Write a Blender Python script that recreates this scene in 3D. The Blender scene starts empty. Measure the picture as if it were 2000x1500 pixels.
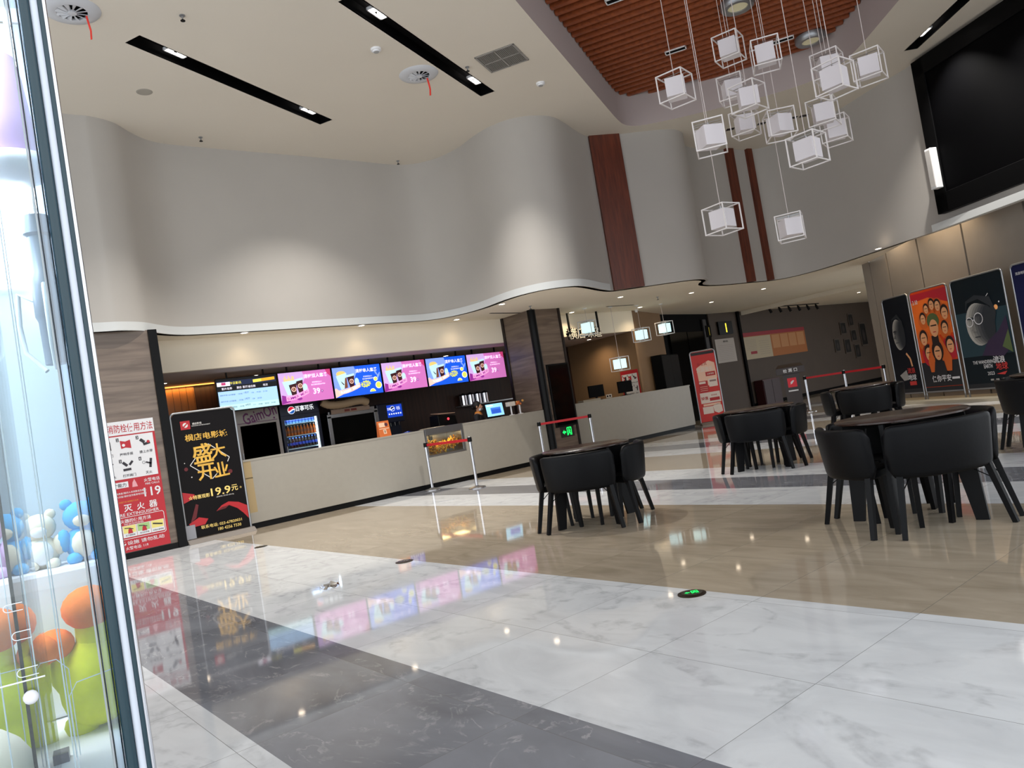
import bpy, bmesh, math, random
from mathutils import Vector, Matrix
random.seed(7)
S = bpy.context.scene
C = S.collection
PI = math.pi

# ---------------------------------------------------------------- camera, world, exposure
cam_d = bpy.data.cameras.new('camera'); cam = bpy.data.objects.new('camera', cam_d); C.objects.link(cam)
def _cam():
    yaw, pitch, roll = (math.radians(a) for a in (51.076, 1.94184, -9.26182))
    fw = Vector((math.cos(pitch)*math.cos(yaw), math.cos(pitch)*math.sin(yaw), math.sin(pitch)))
    r = fw.cross(Vector((0, 0, 1))).normalized(); u = r.cross(fw)
    R = r*math.cos(roll) + u*math.sin(roll); U = -r*math.sin(roll) + u*math.cos(roll)
    m = Matrix((R, U, -fw)).transposed().to_4x4(); m.translation = Vector((0, 0, 1.3))
    cam.matrix_world = m
_cam()
cam_d.sensor_fit = 'HORIZONTAL'; cam_d.sensor_width = 36.0; cam_d.lens = 1482.985/2000*36
cam_d.clip_start = 0.02; cam_d.clip_end = 200
S.camera = cam
W = bpy.data.worlds.new('world'); S.world = W; W.use_nodes = True
W.node_tree.nodes['Background'].inputs[0].default_value = (0.90, 0.95, 1.0, 1)
W.node_tree.nodes['Background'].inputs[1].default_value = 2.25
S.view_settings.view_transform = 'Standard'; S.view_settings.look = 'None'
S.view_settings.gamma = 1.0; S.view_settings.use_curve_mapping = False
S.view_settings.exposure = 0.0
DOWN_W = 40.0      # recessed downlights in the low soffit
SLOT_W = 780.0     # twin spots in the ceiling slots
CLAW_W = 20.0       # light inside the claw machine

# ---------------------------------------------------------------- materials
def lin(c):
    c /= 255.0
    return c/12.92 if c <= 0.04045 else ((c+0.055)/1.055)**2.4
def col(h):
    return (lin(int(h[0:2], 16)), lin(int(h[2:4], 16)), lin(int(h[4:6], 16)), 1)
MATS = {}
def mat(name, h, rough=0.5, metal=0.0, emit=0.0, spec=0.5, noise=0.0, scale=6.0, bump=0.0, stretch=None, coat=0.0):
    if name in MATS: return MATS[name]
    m = bpy.data.materials.new(name); m.use_nodes = True; MATS[name] = m
    nt = m.node_tree; b = nt.nodes['Principled BSDF']
    c = col(h)
    b.inputs['Base Color'].default_value = c; b.inputs['Roughness'].default_value = rough
    b.inputs['Metallic'].default_value = metal; b.inputs['Specular IOR Level'].default_value = spec
    if coat: b.inputs['Coat Weight'].default_value = coat
    if emit:
        b.inputs['Emission Color'].default_value = c; b.inputs['Emission Strength'].default_value = emit
    if noise or bump:
        tc = nt.nodes.new('ShaderNodeTexCoord'); mp = nt.nodes.new('ShaderNodeMapping')
        if stretch: mp.inputs['Scale'].default_value = stretch
        n = nt.nodes.new('ShaderNodeTexNoise'); n.inputs['Scale'].default_value = scale; n.inputs['Detail'].default_value = 6
        nt.links.new(tc.outputs['Object'], mp.inputs[0]); nt.links.new(mp.outputs[0], n.inputs['Vector'])
        if noise:
            r = nt.nodes.new('ShaderNodeValToRGB')
            r.color_ramp.elements[0].position = 0.3; r.color_ramp.elements[1].position = 0.7
            r.color_ramp.elements[0].color = tuple(x*(1-noise) for x in c[:3]) + (1,)
            r.color_ramp.elements[1].color = tuple(min(1, x*(1+noise)) for x in c[:3]) + (1,)
            nt.links.new(n.outputs['Fac'], r.inputs[0]); nt.links.new(r.outputs[0], b.inputs['Base Color'])
        if bump:
            bp = nt.nodes.new('ShaderNodeBump'); bp.inputs['Strength'].default_value = bump; bp.inputs['Distance'].default_value = 0.01
            nt.links.new(n.outputs['Fac'], bp.inputs['Height']); nt.links.new(bp.outputs[0], b.inputs['Normal'])
    return m
def clear(name, h, fac=0.06, rough=0.02, ior=1.45):
    """thin clear sheet: see-through with a fresnel gloss"""
    if name in MATS: return MATS[name]
    m = bpy.data.materials.new(name); m.use_nodes = True; MATS[name] = m
    nt = m.node_tree; nt.nodes.remove(nt.nodes['Principled BSDF']); out = nt.nodes['Material Output']
    t = nt.nodes.new('ShaderNodeBsdfTransparent'); t.inputs[0].default_value = col(h)
    g = nt.nodes.new('ShaderNodeBsdfGlossy'); g.inputs['Roughness'].default_value = rough
    f = nt.nodes.new('ShaderNodeFresnel'); f.inputs[0].default_value = ior
    a = nt.nodes.new('ShaderNodeMath'); a.operation = 'ADD'; a.use_clamp = True; a.inputs[1].default_value = fac-0.04
    mx = nt.nodes.new('ShaderNodeMixShader')
    nt.links.new(f.outputs[0], a.inputs[0]); nt.links.new(a.outputs[0], mx.inputs[0])
    nt.links.new(t.outputs[0], mx.inputs[1]); nt.links.new(g.outputs[0], mx.inputs[2]); nt.links.new(mx.outputs[0], out.inputs[0])
    return m
class NT:
    """tiny node-building helper"""
    def __init__(s, name):
        s.m = bpy.data.materials.new(name); s.m.use_nodes = True; MATS[name] = s.m
        s.t = s.m.node_tree; s.b = s.t.nodes['Principled BSDF']
    def n(s, kind, **kw):
        x = s.t.nodes.new('ShaderNode'+kind)
        for k, v in kw.items(): setattr(x, k, v)
        return x
    def l(s, a, b): s.t.links.new(a, b)
    def math(s, op, a, b=None):
        x = s.n('Math', operation=op)
        for i, v in enumerate((a, b)):
            if v is None: continue
            if isinstance(v, (int, float)): x.inputs[i].default_value = v
            else: s.l(v, x.inputs[i])
        return x.outputs[0]
    def ramp(s, fac, stops, interp='LINEAR'):
        r = s.n('ValToRGB'); cr = r.color_ramp; cr.interpolation = interp
        while len(cr.elements) < len(stops): cr.elements.new(0.5)
        for e, (p, c) in zip(cr.elements, stops): e.position = p; e.color = c
        s.l(fac, r.inputs[0]); return r.outputs[0]
    def mix(s, fac, a, b, mode='MIX'):
        x = s.n('Mix', data_type='RGBA', blend_type=mode)
        for sock, v in ((x.inputs[0], fac), (x.inputs[6], a), (x.inputs[7], b)):
            if isinstance(v, (int, float)): sock.default_value = v
            elif isinstance(v, tuple): sock.default_value = v
            else: s.l(v, sock)
        return x.outputs[2]

def floor_material():
    k = NT('polished_tile'); T = 0.885
    g = k.n('NewGeometry'); sx = k.n('SeparateXYZ'); k.l(g.outputs['Position'], sx.inputs[0])
    X, Y = sx.outputs[0], sx.outputs[1]
    u = k.math('DIVIDE', k.math('SUBTRACT', X, 1.0), T); v = k.math('DIVIDE', k.math('SUBTRACT', Y, 0.03), T)
    iu, iv = k.math('FLOOR', u), k.math('FLOOR', v)
    cb = k.n('CombineXYZ'); k.l(iu, cb.inputs[0]); k.l(iv, cb.inputs[1])
    wn = k.n('TexWhiteNoise', noise_dimensions='3D'); k.l(cb.outputs[0], wn.inputs['Vector'])
    off = k.n('VectorMath', operation='MULTIPLY_ADD'); k.l(wn.outputs['Color'], off.inputs[0])
    off.inputs[1].default_value = (40, 40, 40); k.l(g.outputs['Position'], off.inputs[2])
    mp = k.n('Mapping'); mp.inputs['Scale'].default_value = (1.1, 0.55, 1); mp.inputs['Rotation'].default_value = (0, 0, 0.5)
    k.l(off.outputs[0], mp.inputs[0])
    def noise(vec, scale, detail, dist=0.0, rough=0.55):
        n = k.n('TexNoise'); n.inputs['Scale'].default_value = scale; n.inputs['Detail'].default_value = detail
        n.inputs['Distortion'].default_value = dist; n.inputs['Roughness'].default_value = rough
        k.l(vec, n.inputs['Vector']); return n.outputs['Fac']
    n1 = noise(mp.outputs[0], 1.6, 5, 0.6); n2 = noise(mp.outputs[0], 3.0, 8, 1.2); n3 = noise(off.outputs[0], 9, 6)
    def vein(n, w):
        d = k.math('ABSOLUTE', k.math('SUBTRACT', n, 0.5)); x = k.n('MapRange'); k.l(d, x.inputs[0])
        x.inputs[1].default_value = 0; x.inputs[2].default_value = w; x.inputs[3].default_value = 1; x.inputs[4].default_value = 0
        return x.outputs[0]
    wv = k.math('MULTIPLY', vein(n1, 0.035), k.ramp(n3, [(0.42, (0, 0, 0, 1)), (0.62, (1, 1, 1, 1))]))
    white = k.mix(k.math('MULTIPLY', wv, 0.35), k.ramp(n2, [(0.25, col('CACCCF')), (0.6, col('DDDFE1'))]), col('85878C'))
    gv = k.math('MULTIPLY', vein(n2, 0.02), k.ramp(n3, [(0.45, (0, 0, 0, 1)), (0.65, (1, 1, 1, 1))]))
    grey = k.mix(k.math('MULTIPLY', gv, 0.6), k.ramp(n1, [(0.3, col('68696F')), (0.7, col('8A8C93'))]), col('B5B3B3'))
    mb = k.n('Mapping'); mb.inputs['Scale'].default_value = (3, 0.7, 1); k.l(off.outputs[0], mb.inputs[0])
    beige = k.ramp(noise(mb.outputs[0], 2.4, 6, 0.8), [(0.25, col('998C79')), (0.7, col('B2A592'))])
    # bands along the X axis, in whole tiles
    edges = [(-99, 'w'), (1.0, 'g'), (1.885, 'w'), (3.655, 'b'), (6.31, 'w'), (7.195, 'g'), (8.08, 'w'), (9.05, 'b'), (10.9, 'w'),
             (11.75, 'g'), (12.7, 'w'), (13.5, 'b'), (15.2, 'w'), (16.05, 'g'), (16.95, 'w'), (17.8, 'b'), (20.4, 'w'), (21.3, 'g'), (22.2, 'b')]
    fx = k.n('MapRange'); k.l(X, fx.inputs[0]); fx.inputs[1].default_value = -10; fx.inputs[2].default_value = 30
    pos = [max(0, (e+10)/40) for e, _ in edges]
    isb = k.ramp(fx.outputs[0], [(p, (1, 1, 1, 1) if t == 'b' else (0, 0, 0, 1)) for p, (_, t) in zip(pos, edges)], 'CONSTANT')
    isg = k.ramp(fx.outputs[0], [(p, (1, 1, 1, 1) if t == 'g' else (0, 0, 0, 1)) for p, (_, t) in zip(pos, edges)], 'CONSTANT')
    c = k.mix(isg, k.mix(isb, white, beige), grey)
    fu, fv = k.math('FRACT', u), k.math('FRACT', v)
    def edge(f): return k.math('MINIMUM', f, k.math('SUBTRACT', 1.0, f))
    j = k.math('LESS_THAN', k.math('MINIMUM', edge(fu), edge(fv)), 0.0017)
    c = k.mix(k.math('MULTIPLY', j, 0.75), c, col('6A6966'))
    k.l(c, k.b.inputs['Base Color'])
    k.b.inputs['Roughness'].default_value = 0.045; k.b.inputs['IOR'].default_value = 1.52
    return k.m
def grain(name, a, b, vec, scale, rough, dist=0.5):
    k = NT(name); tc = k.n('TexCoord'); mp = k.n('Mapping'); mp.inputs['Scale'].default_value = vec
    k.l(tc.outputs['Object'], mp.inputs[0]); n = k.n('TexNoise'); n.inputs['Scale'].default_value = scale
    n.inputs['Detail'].default_value = 8; n.inputs['Distortion'].default_value = dist; k.l(mp.outputs[0], n.inputs['Vector'])
    k.l(k.ramp(n.outputs['Fac'], [(0.3, col(a)), (0.7, col(b))]), k.b.inputs['Base Color'])
    k.b.inputs['Roughness'].default_value = rough
    return k.m
def planks(name, a, b, pitch, rough=0.45):
    """vertical boards: thin dark joint every `pitch` metres along X"""
    k = NT(name); tc = k.n('TexCoord'); sx = k.n('SeparateXYZ'); k.l(tc.outputs['Object'], sx.inputs[0])
    f = k.math('FRACT', k.math('DIVIDE', sx.outputs[0], pitch)); j = k.math('LESS_THAN', f, 0.05)
    mp = k.n('Mapping'); mp.inputs['Scale'].default_value = (9, 9, 0.6); k.l(tc.outputs['Object'], mp.inputs[0])
    n = k.n('TexNoise'); n.inputs['Scale'].default_value = 2.0; n.inputs['Detail'].default_value = 6; k.l(mp.outputs[0], n.inputs['Vector'])
    k.l(k.mix(j, k.ramp(n.outputs['Fac'], [(0.3, col(a)), (0.7, col(b))]), col('080504')), k.b.inputs['Base Color'])
    k.b.inputs['Roughness'].default_value = rough
    return k.m

M_floor = floor_material()
M_ceil = mat('ceiling_paint', 'D2CABD', 0.85, noise=0.02, scale=0.6)
M_wall = mat('grey_wall_paint', 'AEA9A3', 0.75, noise=0.03, scale=0.8, bump=0.02)
M_cove = mat('cove_paint', 'B3A6A3', 0.85)
M_soff = mat('soffit_paint', 'EFE5D2', 0.85, noise=0.02, scale=0.7)
M_ledge = mat('ledge_paint', 'C9CBCA', 0.6)
M_wood = grain('red_brown_wood', '4A1E0E', '6B2F18', (9, 9, 0.7), 2.2, 0.4)
M_slat = grain('slat_wood', '7A3A1C', '9C5028', (0.6, 9, 9), 2.2, 0.5)
M_slatback = mat('slat_backing', '3A190C', 0.7)
M_stone = grain('wood_grain_stone', '5A4C42', '7E6E61', (0.5, 0.5, 5.5), 1.7, 0.3, 1.0)
M_panel = mat('panel_fabric', '8E857B', 0.8, noise=0.04, scale=3)
M_black = mat('black_metal', '09090A', 0.4, spec=0.15)
M_matblack = mat('matt_black', '050506', 0.7, spec=0.08)
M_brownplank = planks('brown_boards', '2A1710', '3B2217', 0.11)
M_tan = mat('tan_wall_paint', '85684A', 0.7, noise=0.06, scale=1.2)
M_dark = mat('dark_corridor_wall', '473B32', 0.7, noise=0.05, scale=1.5)
M_quartz = mat('cream_quartz', '989389', 0.35, noise=0.025, scale=9)
M_steel = mat('brushed_steel', 'A9A9AB', 0.28, 1.0)
M_chrome = mat('chrome', 'C8C8CC', 0.12, 1.0)
M_alu = mat('silver_aluminium', '9B9DA0', 0.35, 0.8)
M_leather = mat('black_leather', '07080B', 0.45, spec=0.15, noise=0.1, scale=40, bump=0.06)
M_legs = mat('black_leg_lacquer', '060608', 0.4, spec=0.15)
M_table = grain('dark_table_wood', '241712', '38261E', (0.8, 8, 8), 2.0, 0.22)
M_belt = mat('red_belt', 'B3101E', 0.6)
M_white = mat('white_plastic', 'E4E4E6', 0.45)
M_frame = mat('white_frame_metal', 'DCD6D4', 0.45)
M_shade = mat('white_lamp_shade', 'D5CFD2', 0.8)
M_lit = mat('lit_lamp_shade', 'C8ECF0', 0.8, emit=1.0)
M_bulb = mat('warm_lamp_glow', 'FFE9CC', 0.5, emit=14.0)
M_cool = mat('white_lamp_glow', 'FFF6EE', 0.5, emit=16.0)
M_glass = clear('clear_glass', 'F4FAFA', 0.06)
M_tint = mat('dark_glass', '030405', 0.08, spec=0.15)
M_exit = mat('exit_green', '10E860', 0.5, emit=1.6)
M_yellow = mat('yellow_glow', 'F7E23A', 0.5, emit=1.5)

# ---------------------------------------------------------------- mesh building
class MB:
    def __init__(s): s.v = []; s.f = []; s.m = []; s.mi = 0
    def add(s, vs, fs, mi=None):
        o = len(s.v); s.v += [tuple(p) for p in vs]
        for f in fs: s.f.append([i+o for i in f]); s.m.append(s.mi if mi is None else mi)
    def box(s, x0, x1, y0, y1, z0, z1, mi=None):
        s.add([(x0, y0, z0), (x1, y0, z0), (x1, y1, z0), (x0, y1, z0), (x0, y0, z1), (x1, y0, z1), (x1, y1, z1), (x0, y1, z1)],
              [(3, 2, 1, 0), (4, 5, 6, 7), (0, 1, 5, 4), (1, 2, 6, 5), (2, 3, 7, 6), (3, 0, 4, 7)], mi)
        return s
    def hexa(s, a, b, mi=None):
        """solid between two quads of four corners each"""
        s.add(list(a)+list(b), [(3, 2, 1, 0), (4, 5, 6, 7), (0, 1, 5, 4), (1, 2, 6, 5), (2, 3, 7, 6), (3, 0, 4, 7)], mi); return s
    def bar(s, p, q, w, h=None, mi=None, up=(0, 0, 1), w2=None):
        p, q = Vector(p), Vector(q); d = (q-p).normalized(); h = h or w; w2 = w2 or w; k = w2/w
        a = d.cross(Vector(up))
        if a.length < 1e-4: a = d.cross(Vector((1, 0, 0)))
        a.normalize(); b = a.cross(d)
        r = [(-.5, -.5), (.5, -.5), (.5, .5), (-.5, .5)]
        s.hexa([p+a*w*i+b*h*j for i, j in r], [q+a*w*k*i+b*h*k*j for i, j in r], mi); return s
    def prism(s, poly, z0, z1, mi=None):
        n = len(poly)
        s.add([(x, y, z0) for x, y in poly]+[(x, y, z1) for x, y in poly],
              [list(range(n))[::-1], list(range(n, 2*n))]+[(i, (i+1) % n, n+(i+1) % n, n+i) for i in range(n)], mi); return s
    def tube(s, pts, r, n=8, mi=None, caps=True):
        pts = [Vector(p) for p in pts]; rs = r if isinstance(r, (list, tuple)) else [r]*len(pts)
        rings = []; a = None
        for i, p in enumerate(pts):
            d = (pts[min(i+1, len(pts)-1)]-pts[max(i-1, 0)]).normalized()
            if a is None:
                a = d.cross(Vector((0, 0, 1)))
                if a.length < 1e-3: a = d.cross(Vector((1, 0, 0)))
            a = (a - d*a.dot(d)).normalized(); b = d.cross(a)
            rings.append([p+(a*math.cos(t*2*PI/n)+b*math.sin(t*2*PI/n))*rs[i] for t in range(n)])
        vs = [v for rg in rings for v in rg]; fs = []
        for i in range(len(pts)-1):
            for t in range(n): fs.append((i*n+t, i*n+(t+1) % n, (i+1)*n+(t+1) % n, (i+1)*n+t))
        if caps: fs += [list(range(n))[::-1], list(range((len(pts)-1)*n, len(pts)*n))]
        s.add(vs, fs, mi); return s
    def lathe(s, prof, c=(0, 0, 0), n=20, mi=None, caps=True):
        vs = []; fs = []; m = len(prof)
        for r, z in prof:
            for t in range(n): vs.append((c[0]+max(r, 1e-5)*math.cos(2*PI*t/n), c[1]+max(r, 1e-5)*math.sin(2*PI*t/n), c[2]+z))
        for i in range(m-1):
            for t in range(n): fs.append((i*n+t, i*n+(t+1) % n, (i+1)*n+(t+1) % n, (i+1)*n+t))
        if caps and prof[0] != prof[-1]: fs += [list(range(n))[::-1], list(range((m-1)*n, m*n))]
        s.add(vs, fs, mi); return s
    def ball(s, c, r, n=14, mi=None, M=None):
        if not isinstance(r, (tuple, list)): r = (r, r, r)
        k = n//2; vs = [Vector((0, 0, -r[2]))]; fs = []
        for i in range(1, k):
            ph = -PI/2+PI*i/k
            for t in range(n): vs.append(Vector((r[0]*math.cos(ph)*math.cos(2*PI*t/n), r[1]*math.cos(ph)*math.sin(2*PI*t/n), r[2]*math.sin(ph))))
        vs.append(Vector((0, 0, r[2])))
        for t in range(n): fs.append((0, 1+(t+1) % n, 1+t))
        for i in range(k-2):
            for t in range(n): fs.append((1+i*n+t, 1+i*n+(t+1) % n, 1+(i+1)*n+(t+1) % n, 1+(i+1)*n+t))
        e = len(vs)-1
        for t in range(n): fs.append((e, 1+(k-2)*n+t, 1+(k-2)*n+(t+1) % n))
        if M is not None: vs = [M @ v for v in vs]
        s.add([v+Vector(c) for v in vs], fs, mi); return s
    def build(s, name, m, parent=None, smooth=None, bevel=0.0, subsurf=0):
        me = bpy.data.meshes.new(name); me.from_pydata(s.v, [], s.f)
        ms = m if isinstance(m, (list, tuple)) else [m]
        for x in ms: me.materials.append(x)
        if len(ms) > 1: me.polygons.foreach_set('material_index', s.m)
        me.update()
        if smooth:
            me.polygons.foreach_set('use_smooth', [True]*len(me.polygons))
            if smooth < 179: me.set_sharp_from_angle(angle=math.radians(smooth))
        o = bpy.data.objects.new(name, me); C.objects.link(o)
        if parent: o.parent = parent
        if bevel:
            b = o.modifiers.new('bevel', 'BEVEL'); b.width = bevel; b.segments = 2; b.limit_method = 'ANGLE'
        if subsurf:
            b = o.modifiers.new('sub', 'SUBSURF'); b.levels = b.render_levels = subsurf
        return o
def tag(o, label=None, cat=None, group=None, kind=None):
    if label: o['label'] = label
    if cat: o['category'] = cat
    if group: o['group'] = group
    if kind: o['kind'] = kind
    return o
def thing(name, label, cat, loc=(0, 0, 0), rotz=0.0, group=None):
    o = bpy.data.objects.new(name, None); C.objects.link(o); o.location = loc; o.rotation_euler = (0, 0, rotz); o.empty_display_size = 0.1
    return tag(o, label, cat, group)
def struct(name, mb, m, **kw):
    return tag(mb.build(name, m, **kw), kind='structure')
def copy_thing(root, loc, rotz, label=None, group=None):
    r = root.copy(); C.objects.link(r); r.location = loc; r.rotation_euler = (0, 0, rotz)
    if label: r['label'] = label
    if group: r['group'] = group
    for ch in list(root.children):
        c = ch.copy(); C.objects.link(c); c.parent = r
        for g in list(ch.children):
            d = g.copy(); C.objects.link(d); d.parent = c
    return r
_glyphs = {}
def glyph(t, bold):
    if (t, bold) not in _glyphs:
        cu = bpy.data.curves.new('g', 'FONT'); cu.body = t; cu.resolution_u = 2; cu.offset = bold*0.5; cu.fill_mode = 'FRONT'
        ob = bpy.data.objects.new('g', cu); me = bpy.data.meshes.new_from_object(ob)
        vs = [v.co.copy() for v in me.vertices]; fs = [list(p.vertices) for p in me.polygons]
        bpy.data.objects.remove(ob); bpy.data.curves.remove(cu); bpy.data.meshes.remove(me)
        _glyphs[(t, bold)] = (vs, fs)
    return _glyphs[(t, bold)]
class Face:
    """a flat sheet frame: origin, unit right, unit up; d is distance in front of the sheet"""
    def __init__(s, o, r=(1, 0, 0), u=(0, 0, 1)):
        s.o = Vector(o); s.r = Vector(r).normalized(); s.u = Vector(u).normalized(); s.n = s.r.cross(s.u)
    def p(s, x, y, d=0): return s.o+s.r*x+s.u*y+s.n*d
    def poly(s, mb, pts, d, mi): mb.add([s.p(x, y, d) for x, y in pts], [list(range(len(pts)))], mi)
    def rect(s, mb, x0, x1, y0, y1, d, mi): s.poly(mb, [(x0, y0), (x1, y0), (x1, y1), (x0, y1)], d, mi)
    def disc(s, mb, x, y, rx, d, mi, ry=None, n=18, a0=0, a1=2*PI, rot=0):
        ry = ry or rx; full = a1-a0 > 6.28; k = n if full else n+1
        pts = []
        for i in range(k):
            a = a0+(a1-a0)*i/n; px, py = rx*math.cos(a), ry*math.sin(a)
            pts.append((x+px*math.cos(rot)-py*math.sin(rot), y+px*math.sin(rot)+py*math.cos(rot)))
        s.poly(mb, pts, d, mi)
    def ring(s, mb, x, y, r0, r1, d, mi, n=18):
        for i in range(n):
            a, b = 2*PI*i/n, 2*PI*(i+1)/n
            s.poly(mb, [(x+r0*math.cos(a), y+r0*math.sin(a)), (x+r1*math.cos(a), y+r1*math.sin(a)), (x+r1*math.cos(b), y+r1*math.sin(b)), (x+r0*math.cos(b), y+r0*math.sin(b))], d, mi)
    def line(s, mb, pts, w, d, mi):
        for (ax, ay), (bx, by) in zip(pts, pts[1:]):
            L = math.hypot(bx-ax, by-ay) or 1; nx, ny = -(by-ay)/L*w/2, (bx-ax)/L*w/2
            s.poly(mb, [(ax-nx, ay-ny), (bx-nx, by-ny), (bx+nx, by+ny), (ax+nx, ay+ny)], d, mi)
    def text(s, mb, t, x, y, h, d, mi, w=None, bold=0.012, rot=0.0, align='c'):
        """text with its centre (or left end) at x, y; h = letter height, w = total width if fixed"""
        vs, fs = glyph(t, bold)
        if not vs: return
        x0, x1 = min(v.x for v in vs), max(v.x for v in vs); y0, y1 = min(v.y for v in vs), max(v.y for v in vs)
        sy = h/(y1-y0); sx = w/(x1-x0) if w else sy
        ox = -(x0+x1)/2 if align == 'c' else -x0
        out = []
        for v in vs:
            a, b = (v.x+ox)*sx, (v.y-(y0+y1)/2)*sy
            out.append(s.p(x+a*math.cos(rot)-b*math.sin(rot), y+a*math.sin(rot)+b*math.cos(rot), d))
        mb.add(out, fs, mi)
def spot(name, loc, power, color, size, parent, blend=0.7, target=(0, 0, -1), radius=0.04):
    l = bpy.data.lights.new(name, 'SPOT'); l.energy = power; l.color = color; l.spot_size = math.radians(size); l.spot_blend = blend; l.shadow_soft_size = radius
    o = bpy.data.objects.new(name, l); C.objects.link(o); o.location = loc
    o.rotation_euler = Vector(target).to_track_quat('-Z', 'Y').to_euler(); o.parent = parent
    return o
def smooth_path(pts, k=6):
    P = [Vector(p) for p in pts]; out = []
    for i in range(len(P)-1):
        a, b, c, d = P[max(i-1, 0)], P[i], P[i+1], P[min(i+2, len(P)-1)]
        for j in range(k):
            t = j/k
            out.append(0.5*((2*b)+(c-a)*t+(2*a-5*b+4*c-d)*t*t+(3*b-a-3*c+d)*t**3))
    out.append(P[-1]); return out

# ================================================================ THE SETTING
mb = MB(); mb.add([(-8, -9, 0), (36, -9, 0), (36, 18, 0), (-8, 18, 0)], [(0, 1, 2, 3)])
struct('floor', mb, M_floor)

# curved upper wall, traced in plan (metres)
HB, HC = 3.5, 6.9
plan = [(-2.0, 12.9), (0.8, 12.75), (2.44, 12.78), (2.8, 12.78), (3.15, 12.92), (3.45, 13.22), (3.75, 13.47), (4.1, 13.6), (4.8, 13.62), (6.2, 13.61), (7.8, 13.61), (8.7, 13.63),
        (9.15, 13.5), (9.48, 13.1), (9.62, 12.5), (9.58, 11.7), (9.64, 11.2), (9.85, 10.8), (10.2, 10.58), (10.6, 10.53), (11.1, 10.7), (11.7, 10.97), (12.25, 11.15),
        (12.55, 11.02), (12.8, 10.86), (13.2, 10.61), (13.7, 10.33), (14.1, 10.24), (14.5, 10.36), (14.78, 10.66), (15.1, 10.86), (15.6, 10.95), (16.2, 10.9), (16.9, 10.74),
        (17.5, 10.62), (17.85, 10.3), (17.9, 9.7), (17.7, 8.9), (17.3, 7.9), (16.95, 7.1), (16.7, 6.45), (16.4, 5.85), (15.9, 4.98), (15.4, 4.1), (14.9, 3.25), (13.9, 1.5), (12.4, -1.1)]
path = smooth_path(plan, 5)
def normals(pl):
    out = []
    for i in range(len(pl)):
        d = (pl[min(i+1, len(pl)-1)]-pl[max(i-1, 0)]).normalized(); out.append(Vector((-d.y, d.x)))   # away from the hall
    return out
nor = normals(path)
def strip(pl, nn, o0, o1, z0, z1):
    m = MB(); k = len(pl); vs = []
    for p, n in zip(pl, nn):
        a, b = p+n*o0, p+n*o1
        vs += [(a.x, a.y, z0), (a.x, a.y, z1), (b.x, b.y, z1), (b.x, b.y, z0)]
    fs = []
    for i in range(k-1):
        for j in range(4): fs.append((i*4+j, i*4+(j+1) % 4, (i+1)*4+(j+1) % 4, (i+1)*4+j))
    fs += [(0, 1, 2, 3), (k*4-1, k*4-2, k*4-3, k*4-4)]
    m.add(vs, fs); return m
struct('wall_curved', strip(path, nor, 0.0, 0.15, HB, HC+0.02), M_wall, smooth=40)
struct('trim_1', strip(path[:path.index(min(path, key=lambda q: (q-Vector((12.2, 11.13))).length))], nor, -0.018, 0.0, HB-0.01, HB+0.13), M_ledge, smooth=40)
# wood strips let into the curved wall
def strip_on(name, a, b, out, z0, z1, m):
    a, b = Vector(a), Vector(b); d = (b-a).normalized(); n = Vector((d.y, -d.x))
    k = MB(); k.prism([tuple(a+n*out), tuple(b+n*out), tuple(b-n*0.1), tuple(a-n*0.1)], z0, z1)
    return struct(name, k, m)
strip_on('trim_2', (12.2, 11.13), (12.84, 10.83), 0.05, HB, HC, M_wood)
strip_on('trim_3', (16.66, 10.76), (16.9, 10.71), 0.05, HB, HC, M_wood)
strip_on('trim_4', (17.36, 10.62), (17.52, 10.58), 0.05, HB, HC, M_wood)

# main ceiling with the wooden recess and the lamp slots cut out
rec = [(-0.5, 3.2), (3.0, 5.15), (7.2, 7.48), (9.05, 8.5), (11.4, 9.8), (12.1, 10.18), (12.5, 10.36), (12.8, 10.37), (13.1, 10.2), (13.6, 9.67), (14.15, 8.95), (14.75, 8.05),
       (14.98, 7.4), (14.85, 6.8), (14.45, 6.2), (13.34, 4.96), (11.5, 2.9), (9.6, 0.8), (8.2, -0.4), (6.5, -1.0), (3, -0.8), (0, 0.4), (-1.2, 1.8)]
recp = smooth_path(rec+[rec[0]], 3)[:-1]
slots = [((2.9, 10.24), (6.42, 11.97), 0.24), ((5.05, 8.32), (8.64, 10.07), 0.24), ((15.74, 5.8), (13.9, 3.6), 0.22)]
def slot_quad(a, b, w):
    a, b = Vector(a), Vector(b); d = (b-a).normalized(); n = Vector((-d.y, d.x))*w/2
    return [a-n, b-n, b+n, a+n]
def flat_with_holes(name, outer, holes, z, m):
    bm = bmesh.new(); es = []
    for loop in [outer]+holes:
        vs = [bm.verts.new((p[0], p[1], z)) for p in loop]
        es += [bm.edges.new((vs[i], vs[(i+1) % len(vs)])) for i in range(len(vs))]
    bmesh.ops.triangle_fill(bm, use_beauty=True, edges=es)
    me = bpy.data.meshes.new(name); bm.to_mesh(me); bm.free(); me.materials.append(m)
    o = bpy.data.objects.new(name, me); C.objects.link(o); return tag(o, kind='structure')
flat_with_holes('ceiling', [(-5, -2.2), (20, -2.2), (20, 16.9), (-5, 16.9)], [recp]+[slot_quad(*s) for s in slots], HC, M_ceil)  # front edge cut short so world light reaches the near floor
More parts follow.
